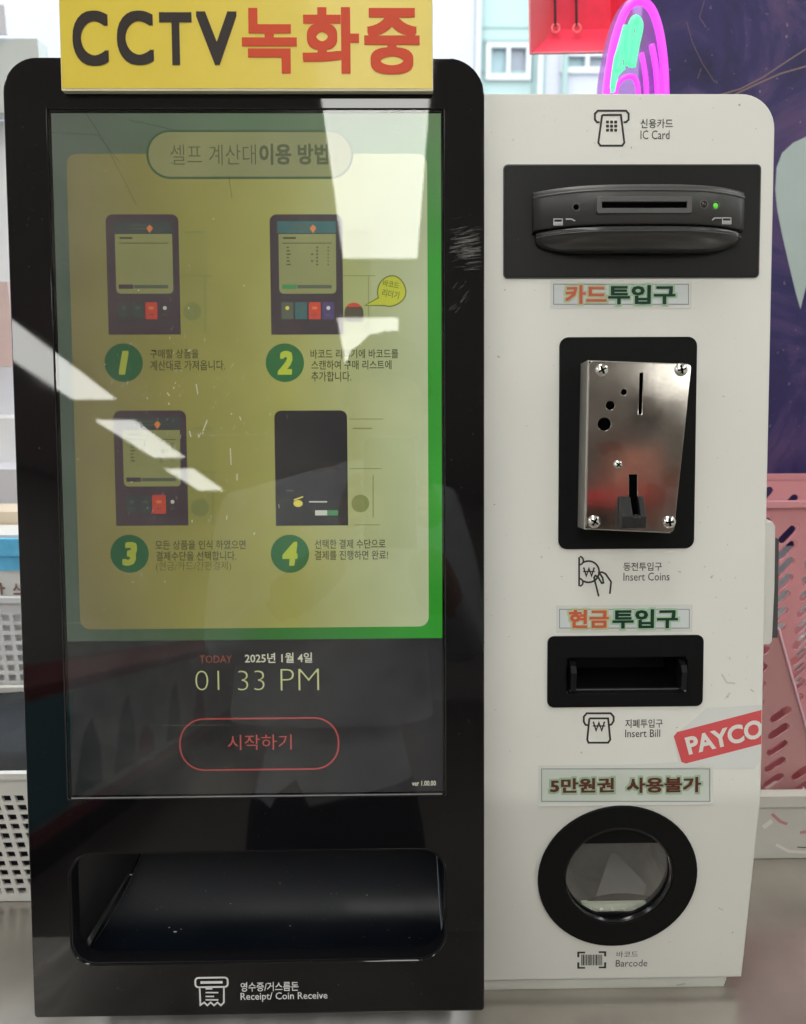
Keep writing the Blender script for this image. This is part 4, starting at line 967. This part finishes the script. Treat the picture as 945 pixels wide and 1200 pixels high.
# ------------------------------------------------------------------ things on the counter, right
# white tray box
ty = .096
tl = at_y(887, 1008, ty); tt = at_y(900, 931, ty)
t = thing('white_tray', 'white plastic tray with pink printed strokes under the pink baskets', 'tray', (.72, .2, 0))
box('tray_front', .53, .95, ty, ty+.004, .0005, tt.z-.012, 'tray_white', t, None, .001)
box('tray_lip', .528, .952, ty-.004, ty+.008, tt.z-.0118, tt.z, 'tray_white', t, None, .0015)
box('tray_back', .53, .95, .34, .344, .0005, tt.z, 'tray_white', t); box('tray_side', .53, .534, ty+.0085, .3395, .0005, tt.z, 'tray_white', t); box('tray_side', .946, .95, ty+.0085, .3395, .0005, tt.z, 'tray_white', t); box('tray_floor', .535, .945, ty+.009, .339, .002, .006, 'tray_white', t)
Ft = Face((0, ty, 0), (1, 0, 0), (0, 0, 1)); f = Flat(Ft, .0004, .0001)
for pts, wd, m_ in (([(905, 954), (915, 963), (923, 966)], 5, 'pink_print'), ([(895, 970), (905, 962)], 8, 'sticker_white'), ([(910, 990), (925, 998), (945, 999)], 5, 'sticker_white'), ([(938, 976), (955, 974)], 5, 'pink_print'), ([(935, 993), (955, 994)], 2, 'ink_soft')): f.line(pts, wd, m_)
f.build('printed_strokes', t)
# pink baskets
def slot_capsule(cx_, cz_, L_, r, a):
    c_, s_ = math.cos(a), math.sin(a); out = []
    for k in range(7):
        th = -math.pi/2+math.pi*k/6; x = L_/2+r*math.cos(th); y = r*math.sin(th); out.append((cx_+x*c_-y*s_, cz_+x*s_+y*c_))
    for k in range(7):
        th = math.pi/2+math.pi*k/6; x = -L_/2+r*math.cos(th); y = r*math.sin(th); out.append((cx_+x*c_-y*s_, cz_+x*s_+y*c_))
    return out
def pt_in(p, poly):
    c_ = False; n = len(poly)
    for i in range(n):
        a, b = poly[i], poly[i-1]
        if (a[1] > p[1]) != (b[1] > p[1]) and p[0] < (b[0]-a[0])*(p[1]-a[1])/(b[1]-a[1])+a[0]: c_ = not c_
    return c_
def slotted(outer, pitch_a, pitch_b, L_, r, ang, marg):
    xs_ = [p[0] for p in outer]; zs_ = [p[1] for p in outer]; hs = []
    c_, s_ = math.cos(ang), math.sin(ang)
    mx_, mz_ = (min(xs_)+max(xs_))/2, (min(zs_)+max(zs_))/2
    for i in range(-14, 15):
        for j in range(-22, 23):
            a = (i+.5*(j % 2)*0)*pitch_a; b = j*pitch_b
            x = mx_+i*pitch_a; z = mz_+b+(i % 2)*pitch_b*.5
            h = slot_capsule(x, z, L_, r, ang)
            big = slot_capsule(x, z, L_+2*marg, r+marg, ang)
            if all(pt_in(p, outer) for p in big): hs.append(h)
    return hs
FB = lambda y: Face((0, y, 0), (1, 0, 0), (0, 0, 1))
def slatted_basket(lab, x0, x1, xt0, xt1, y0, y1, z0, z1, mats, pa, pb, L_, r, ang, grp):
    t = thing('pink_basket', lab, 'basket', ((x0+x1)/2, (y0+y1)/2, z0), grp)
    flare = .02; h = z1-z0
    # front and back lean outwards a little
    for nm, yy, sgn in (('front_wall', y0, -1), ('back_wall', y1, 1)):
        fc = Face((0, yy, z0), (1, 0, 0), (0, sgn*flare, h)); o_ = [(x0, 0), (x1, 0), (xt1, h), (xt0, h)]
        mesh_obj(nm, plate_mesh(o_, slotted(o_, pa, pb, L_, r, ang, .003), -.002, 0), mats[0], t, fc.M)
    for nm, (xa, xb_), sgn in (('side_wall', (x0, xt0), -1), ('side_wall', (x1, xt1), 1)):
        fc = Face((xa, 0, z0), (0, 1, 0), (xb_-xa, 0, h)); o_ = [(y0+.002, 0), (y1-.002, 0), (y1+flare-.002, fc.v.dot(Vector((xb_-xa, 0, h)))), (y0-flare+.002, fc.v.dot(Vector((xb_-xa, 0, h))))]
        mesh_obj(nm, plate_mesh(o_, slotted(o_, pa, pb, L_, r, ang, .003), -.002, 0), mats[1], t, fc.M)
    box('base', x0+.002, x1-.002, y0+.003, y1-.003, z0+.001, z0+.004, mats[0], t)
    bm = bmesh.new()
    for a in ((xt0-.006, xt1+.006, y0-flare-.006, y0-flare+.001), (xt0-.006, xt1+.006, y1+flare-.001, y1+flare+.006), (xt0-.006, xt0+.001, y0-flare+.0012, y1+flare-.0012), (xt1-.001, xt1+.006, y0-flare+.0012, y1+flare-.0012)): add_box(bm, *a, z1-.006, z1)
    bevel(bm, .0015); bm_obj('rim', bm, mats[2], t)
    return t
zA = at_y(905, 588, .20).z; zt_ = tt.z
xA = at_y(893, 588, .20).x
slatted_basket('tall pink plastic basket with slanted slots, standing behind the lower pink basket', .60, .90, .585, .93, .225, .32, .0065, zA, ('pink_plastic', 'pink_plastic_pale', 'pink_plastic'), .030, .0185, .017, .0048, math.radians(50), 'pink baskets right of the kiosk')
# lower basket, its end wall slopes down to the right
t = thing('pink_basket', 'lower dusky pink basket with reddish slanted slots directly over the white tray lip', 'basket', (.60, .15, .0065), 'pink baskets right of the kiosk')
yB = .125
P = lambda px, py: (at_y(px, py, yB).x, at_y(px, py, yB).z)
zlow = .0065
o_ = [(.545, zlow), (P(975, 930)[0], zlow), P(975, 960), P(945, 853), P(912, 736), (.548, P(900, 728)[1])]
mesh_obj('front_wall', plate_mesh(o_, slotted(o_, .0275, .0180, .0145, .0045, math.radians(38), .0012), -.002, 0), 'pink_plastic_deep', t, FB(yB).M)
mesh_obj('back_wall', plate_mesh(o_, slotted(o_, .0275, .0180, .0145, .0045, math.radians(38), .0012), -.002, 0), 'pink_plastic', t, FB(.185).M)
bm = bmesh.new(); e0, e1, e2 = P(975, 960), P(945, 853), P(912, 736)
tube(bm, [(e0[0], yB-.001, e0[1]), (e1[0], yB-.001, e1[1]), (e2[0], yB-.001, e2[1]), (.548, yB-.001, P(900, 728)[1])], .0014, 8); bm_obj('rim', bm, 'pink_plastic_pale', t, None, True)
quadmesh('end_wall', [((e0[0], yB, e0[1]), (e2[0], yB, e2[1]), (e2[0], .185, e2[1]), (e0[0], .185, e0[1]))], 'pink_plastic', t)
box('base', .546, e0[0], yB+.0005, .1825, zlow, zlow+.003, 'pink_plastic_deep', t)

# ------------------------------------------------------------------ purple backdrop with printed shapes
yP = .42
pa_ = at_y(757, 0, yP).x
t = thing('purple_backdrop', 'dark purple marbled backdrop board with pale mint drop shape, right behind the baskets', 'board', (1.1, yP, 0))
box('board', pa_, 1.55, yP, yP+.012, at_y(925, 640, yP).z, 1.05, 'purple_marble', t, None, .001)
Fp = FB(yP); f = Flat(Fp, .0006)
f.poly([(962, 158), (945, 160), (930, 167), (917, 179), (910.5, 196), (909, 222), (911, 244), (917, 275), (925, 310), (933, 343), (938.5, 362), (944, 340), (950, 318), (962, 300)], 'decal_mint'); f.build('drop_shape', t)
f = Flat(Fp, .0006)
f.line([(800, 118), (840, 112), (868, 104), (895, 90), (925, 70), (950, 54)], 2.2, 'gold_ink'); f.line([(862, 110), (890, 97), (915, 86), (950, 76)], 2.6, 'gold_ink'); f.line([(805, 25), (812, 50), (824, 75), (838, 96)], .8, 'gold_ink'); f.line([(826, 0), (820, 20), (828, 32)], .8, 'gold_ink'); f.line([(818, 92), (822, 80)], .8, 'gold_ink')
f.build('gold_vein', t)

# neon sign: an outlined ear shape, standing before the backdrop
yN = .33
t = thing('neon_sign', 'magenta and green neon tube sign with tall rounded ear shape above the white cabinet', 'neon sign', (at_y(745, 108, yN).x, yN, at_y(745, 200, yN).z))
def npt(px, py, dy=0): q = at_y(px, py, yN); return (q.x, yN+dy, q.z)
def smooth(pts, k=6):
    out = []; n = len(pts)
    for i in range(n-1):
        p0_, p1_, p2_, p3_ = pts[max(i-1, 0)], pts[i], pts[i+1], pts[min(i+2, n-1)]
        for j in range(k):
            s = j/k; out.append(tuple(.5*((2*b)+(-a+c)*s+(2*a-5*b+4*c-d)*s*s+(-a+3*b-3*c+d)*s**3) for a, b, c, d in zip(p0_, p1_, p2_, p3_)))
    out.append(pts[-1]); return out
board_px = [(702, 150), (704, 100), (712, 55), (724, 15), (738, -4), (752, -8), (768, 2), (778, 30), (784, 70), (785, 150)]
pb_ = smooth(board_px, 5); mesh_obj('acrylic_board', plate_mesh([((at_y(a, b, yN).x), at_y(a, b, yN).z) for a, b in pb_], [], -.018, -.014), 'neon_board', t, FB(yN).M)
def neon(pts, r, m_):
    bm = bmesh.new(); tube(bm, [npt(*q) for q in smooth(pts)], r, 10); bm_obj('neon_tube', bm, m_, t, None, True)
neon([(708, 150), (711, 108), (716, 70), (724, 36), (735, 10), (748, 1), (762, 8), (772, 32), (778, 70), (780, 110), (780, 150)], .0042, 'neon_magenta')
neon([(752, 62), (756, 84), (758, 108), (759, 150)], .0026, 'neon_magenta'); neon([(764, 52), (769, 80), (771, 108), (771, 150)], .0030, 'neon_magenta')
neon([(719, 150), (722, 106), (730, 92), (742, 90), (748, 104), (749, 150)], .0026, 'neon_magenta')
neon([(716, 104), (719, 72), (729, 50), (733, 30), (728, 60), (724, 84)], .0036, 'neon_green'); neon([(736, 76), (738, 40), (744, 22), (750, 30), (745, 55), (741, 78)], .0038, 'neon_green'); neon([(718, 108), (722, 88), (731, 78)], .003, 'neon_green')

# red hanging box with two black cords
yR = .47
def rp(px, py, dy=0): q = at_y(px, py, yR+dy); return (q.x, yR+dy, q.z)
t = thing('hanging_box', 'red open box hanging from two black cords left of the neon sign', 'box', rp(680, 62))
O1 = [rp(621, -60), rp(621.5, 62), rp(742, 60), rp(742, -60)]; I1 = [rp(648, -60, .09), rp(652, 34, .09), rp(716, 34, .09), rp(716, -60, .09)]
quadmesh('back_panel', [I1], 'red_card', t); quadmesh('side_panel', [(O1[0], O1[1], I1[1], I1[0])], 'pink_card', t); quadmesh('bottom_panel', [(O1[1], O1[2], I1[2], I1[1])], 'red_card', t); quadmesh('side_panel', [(O1[2], O1[3], I1[3], I1[2])], 'red_card', t)
bm = bmesh.new(); tube(bm, [rp(620.5, -60, -.001), rp(621.5, 62.5, -.001), rp(742, 60.5, -.001)], .0016, 6); bm_obj('edge_trim', bm, 'pink_card', t)
for px in (651, 676):
    bm = bmesh.new(); tube(bm, [rp(px-1, -60, .05), rp(px, 30, .05)], .0016, 6); c_ = bm_obj('cord', bm, 'cord_black', t)
    bm = bmesh.new(); tube(bm, [tuple(Vector(rp(px+.5, 33, .05))+Vector((.0048*math.cos(a), 0, .0048*math.sin(a)))) for a in [k*math.pi/6 for k in range(13)]], .0013, 6); bm_obj('ring', bm, 'pink_card', c_)

# ------------------------------------------------------------------ shop window
t = thing('shop_window', 'large clear shop window with pale grey frame behind the counter', 'window', (0, WY, 0))
bm = bmesh.new(); v = [bm.verts.new(c) for c in ((-3.1, WY+.05, 0), (3.3, WY+.05, 0), (3.3, WY+.05, CZ), (-3.1, WY+.05, CZ))]; bm.faces.new(v); bm_obj('pane', bm, 'shop_glass', t)
zr = at_y(0, 42, WY).z; zr2 = at_y(0, 132, WY).z
box('mullion', -.62, -.235, WY+.01, WY+.045, zr2, zr, 'frame_grey', t, None, .003)
box('sill', -3.1, 3.3, WY+.001, WY+.12, -.0195, -.0005, 'frame_grey', t)
pm('film_pale', (.84, .86, .88), .6, var=.06, vscale=3)
box('top_rail', -3.1, 3.3, WY+.01, WY+.045, zr2+.001, zr2+.002, 'frame_grey', t)
quadmesh('frosted_strip', [((-.9, WY+.046, -.0), (3.2, WY+.046, 0), (3.2, WY+.046, zr2-.30), (-.05, WY+.046, zr2-.30), (-.05, WY+.046, zr2-.001), (-.9, WY+.046, zr2-.001))], 'film_pale', t)

# ------------------------------------------------------------------ building across the street
yF = 9.0
B = thing('mint_building', 'mint and white building with sliding windows seen through the shop window', 'building', (1.5, yF, -1))
def bx_(x0, x1): return at_y(x0, 60, yF).x, at_y(x1, 60, yF).x
def zf(py): return at_y(600, py, yF).z
wins = [(573, 53, 619, 91), (660, 63, 716, 83)]
def facade(name, pxa, pxb, mat, dy=0, z1=9.0):
    a, b = bx_(pxa, pxb); ho = []
    for (x0, y0, x1, y1) in wins:
        if pxa < x0 and x1 < pxb: ho.append([(at_y(x0, y0, yF).x, zf(y1)), (at_y(x1, y0, yF).x, zf(y1)), (at_y(x1, y0, yF).x, zf(y0)), (at_y(x0, y0, yF).x, zf(y0))])
    return mesh_obj(name, plate_mesh([(a, -1), (b, -1), (b, z1), (a, z1)], ho, -.3, dy), mat, B, FB(yF).M)
facade('wall', 556, 625, 'mint'); facade('corner_strip', 625.2, 639.8, 'mint_dark', .03); facade('wall', 640, 760, 'pale_wall', .01)
facade('wall', 300, 555.8, 'pale_wall', .05); 
bm = bmesh.new()
for k in range(12):
    z = zf(33)+(k-5)*.42; xa, xb_ = bx_(557, 624); add_box(bm, xa, xb_, yF-.012, yF-.001, z, z+.02)
g_ = bm_obj('wall_groove', bm, 'mint_dark', B); g_['kind'] = 'stuff'
for i, (x0, y0, x1, y1) in enumerate(wins):
    xa, xb_ = at_y(x0, y0, yF).x, at_y(x1, y0, yF).x; za, zb_ = zf(y1), zf(y0); xm = (xa+xb_)/2
    fr_ = mesh_obj('window_frame', plate_mesh([(xa-.03, za-.03), (xb_+.03, za-.03), (xb_+.03, zb_+.03), (xa-.03, zb_+.03)], [[(xa+.02, za+.03), (xm-.02, za+.03), (xm-.02, zb_-.03), (xa+.02, zb_-.03)], [(xm+.02, za+.03), (xb_-.02, za+.03), (xb_-.02, zb_-.03), (xm+.02, zb_-.03)]], -.02, .05), 'window_white', B, FB(yF).M)
    box('pane', xa, xm-.001, yF+.04, yF+.05, za, zb_, 'window_pane', fr_); box('pane', xm+.001, xb_, yF+.04, yF+.05, za, zb_, 'window_pane_dark', fr_)
for px_ in (612.5, 633, 662):
    xq = at_y(px_, 60, yF).x
    if px_ == 612.5: xq = at_y(560, 60, yF).x
    bm = bmesh.new(); tube(bm, [(xq, yF-.06, -1), (xq, yF-.06, 8)], .03, 8); bm_obj('drain_pipe', bm, 'window_white' if px_ < 640 else 'mint_dark', B)
xa, xb_ = bx_(568, 624); box('window_hood', xa, xb_, yF-.06, yF-.002, zf(50), zf(47), 'mint_dark', B)
t = thing('white_building', 'blank pale building far left through the shop window', 'building', (-4, 11, -1))
box('wall', -9, at_y(110, 20, 11).x, 11, 11.4, -1, 9, 'pale_wall', t)
tag(box('paper_notice', at_y(-20, 10, WY).x, at_y(5, 10, WY).x, WY+.0, WY+.004, at_y(0, 40, WY).z, at_y(0, 5, WY).z, 'shelf_lilac'), 'lilac paper notice in the upper left corner of the shop window', 'notice')

# ------------------------------------------------------------------ rack added behind the photographer for its red reflection in the steel plate
def mir(px, py, y):
    q = FU.uv(px, py, CW); P = FU.M @ Vector((q[0], q[1], CW)); d = (P-CAM_LOC).normalized(); r = d-2*d.dot(FU.n)*FU.n; return P+r*((y-P.y)/r.y)
yk = -1.9; m0 = mir(692, 575, yk); m1 = mir(778, 590, yk); m2 = mir(715, 520, yk); m3 = mir(760, 555, yk)
t = thing('reflection_rack', 'grey rack with a red shelf edge, added for its reflection in the steel coin plate', 'rack', ((m0.x+m1.x)/2, yk-.2, FZ))
pm('rack_grey', (.22, .20, .18), .5, var=.2); pm('rack_red', (.62, .03, .03), .4); pm('rack_orange', (.42, .17, .12), .5, var=.2, vscale=12)
xa, xb_ = m0.x-.02, m1.x+.02
box('shelf_edge', xa, xb_, yk, yk+.02, m1.z, m0.z, 'rack_red', t, None, .004); box('shelf', xa-.1, xb_+.1, yk-.4, yk-.001, m1.z, m1.z+.02, 'rack_grey', t)
for z_ in (-.5, -.1, .95): box('shelf', xa-.1, xb_+.1, yk-.4, yk-.001, z_, z_+.03, 'rack_grey', t)
box('rack_back', xa-.12, xb_+.12, yk-.43, yk-.402, FZ, 1.35, 'rack_grey', t)
tag(box('reflection_box', m2.x+.02, m3.x+.05, yk-.22, yk-.02, m1.z+.0205, m2.z, 'rack_orange', None, None, .01), 'orange box added on the rack shelf over the red edge, for its reflection in the steel plate', 'box')

# ------------------------------------------------------------------ photographer (seen only mirrored in the glass)
def skin_body(name, verts, edges, rad, mat, sub=2):
    me = bpy.data.meshes.new(name); me.from_pydata([tuple(v) for v in verts], edges, [])
    o = bpy.data.objects.new(name, me); COL.objects.link(o)
    o.modifiers.new('skin', 'SKIN'); 
    for i, r in enumerate(rad):
        me.skin_vertices[0].data[i].radius = r if isinstance(r, tuple) else (r, r)
    me.skin_vertices[0].data[0].use_root = True
    s = o.modifiers.new('sub', 'SUBSURF'); s.levels = sub; s.render_levels = sub
    bpy.context.view_layer.update()
    nm = bpy.data.meshes.new_from_object(o.evaluated_get(bpy.context.evaluated_depsgraph_get())); bpy.data.objects.remove(o)
    for p in nm.polygons: p.use_smooth = True
    return nm
hx, hy, hz = .225, -1.0, .705       # centre of the head
PN = thing('person', 'photographer in light grey coat and dark trousers raising a phone, mirrored in the glass', 'person', (hx, hy-.05, FZ))
bx = .13
V_ = [(bx, hy-.05, -.02), (bx, hy-.05, .22), (bx+.01, hy-.06, .44), (hx-.02, hy-.04, .575), (hx, hy, .67), (hx, hy, .755),
      (bx-.17, hy-.05, .49), (bx-.19, hy+.02, .24), (bx+.02, hy+.24, .40), (bx+.19, hy-.05, .49), (bx+.23, hy+.02, .24), (bx+.15, hy+.24, .40),
      (bx-.09, hy-.05, -.10), (bx-.09, hy-.03, -.44), (bx-.10, hy-.06, -.78), (bx-.10, hy+.06, -.82), (bx+.09, hy-.05, -.10), (bx+.09, hy-.03, -.44), (bx+.10, hy-.06, -.78), (bx+.10, hy+.06, -.82)]
E_ = [(0, 1), (1, 2), (2, 3), (3, 4), (4, 5), (2, 6), (6, 7), (7, 8), (2, 9), (9, 10), (10, 11), (0, 12), (12, 13), (13, 14), (14, 15), (0, 16), (16, 17), (17, 18), (18, 19)]
R_l = [(.12, .10), (.12, .09), (.15, .10), (.05, .05), (.07, .09), (.062, .075), .065, .05, .035, .07, .05, .035, .09, .06, .045, .04, .09, .06, .045, .04]
nm = skin_body('body', V_, E_, R_l, 'skin')
mesh_obj('body', nm, ['skin', 'coat_grey', 'trouser_dark'], PN)
for p in nm.polygons:
    c_ = p.center; p.material_index = 0 if c_.z > .57 or (c_.y > hy+.17 and c_.z > .3) else (1 if c_.z > .0 else 2)
bm = bmesh.new(); bmesh.ops.create_uvsphere(bm, u_segments=24, v_segments=14, radius=.098, matrix=Matrix.Translation((hx, hy-.012, hz+.022)) @ Matrix.Diagonal((.86, 1, 1.05, 1)))
for v in bm.verts:
    v.co += Vector((random.uniform(-1, 1), random.uniform(-1, 1), random.uniform(-1, 1)))*.006
for f_ in [f_ for f_ in bm.faces if f_.calc_center_median().y > hy+.03 and f_.calc_center_median().z < hz+.045]: bm.faces.remove(f_)
bm_obj('hair', bm, 'hair_dark', PN, None, True)
# open coat: shell from collar to a straight hem
bm = bmesh.new(); rg = []
for z_, cx__, rx_, ry_ in ((.12, .118, .182, .14), (.13, .118, .183, .141), (.28, .12, .172, .13), (.44, .13, .178, .12), (.52, .14, .150, .10), (.565, hx-.04, .08, .07), (.59, hx-.025, .066, .062)):
    rg.append([bm.verts.new((cx__+rx_*math.cos(2*math.pi*k/28)*(1+.03*math.sin(k*2.1+z_*9)), hy-.055+ry_*math.sin(2*math.pi*k/28), z_)) for k in range(28)])
for a_, b_ in zip(rg, rg[1:]):
    for k in range(28): bm.faces.new((a_[k], a_[(k+1) % 28], b_[(k+1) % 28], b_[k]))
bm_obj('coat', bm, 'coat_grey', PN, None, True)
# hands: palm and five fingers each, closed round the phone edges
for sgn in (-1, 1):
    bx0 = CAM_LOC.x+sgn*.048; by0_ = CAM_LOC.y-.03; bz0 = CAM_LOC.z-.055
    Vh = [(bx0+sgn*.012, by0_-.10, bz0-.02), (bx0+sgn*.008, by0_-.035, bz0)]; Eh = [(0, 1)]; Rh = [.026, (.022, .014)]
    for k in range(4):
        z_ = bz0+.030-k*.018; n0 = len(Vh); Vh += [(bx0+sgn*.004, by0_-.012, z_), (bx0+sgn*.002, by0_+.010, z_+.002), (bx0-sgn*.012, by0_+.013, z_+.002)]; Eh += [(1, n0), (n0, n0+1), (n0+1, n0+2)]; Rh += [.0088, .0080, .0068]
    n0 = len(Vh); Vh += [(bx0-sgn*.012, by0_-.030, bz0+.018), (bx0-sgn*.026, by0_-.026, bz0+.030)]; Eh += [(1, n0), (n0, n0+1)]; Rh += [.0095, .0085]
    mesh_obj('hand', skin_body('hand', Vh, Eh, Rh, 'skin', 1), 'skin', PN)
ph = thing('phone', 'dark phone with a pale rim held up by the photographer, mirrored in the glass', 'phone', (CAM_LOC.x, CAM_LOC.y-.02, CAM_LOC.z-.12))
bm = bmesh.new(); add_box(bm, CAM_LOC.x-.038, CAM_LOC.x+.038, CAM_LOC.y-.026, CAM_LOC.y-.018, CAM_LOC.z-.125, CAM_LOC.z+.035); bevel(bm, .003, 3); bm_obj('case', bm, 'phone_black', ph)
Fc = Face((0, CAM_LOC.y-.0178, 0), (1, 0, 0), (0, 0, 1)); a_ = (CAM_LOC.x-.038, CAM_LOC.z-.125, CAM_LOC.x+.038, CAM_LOC.z+.035)
Fc = Face((0, CAM_LOC.y-.018, 0), (-1, 0, 0), (0, 0, 1))
mesh_obj('rim', plate_mesh(rr(-a_[2], a_[1], -a_[0], a_[3], .010, 6), [rr(-a_[2]+.0015, a_[1]+.0015, -a_[0]-.0015, a_[3]-.0015, .009, 6)], .0, .002), 'phone_rim', ph, Fc.M)
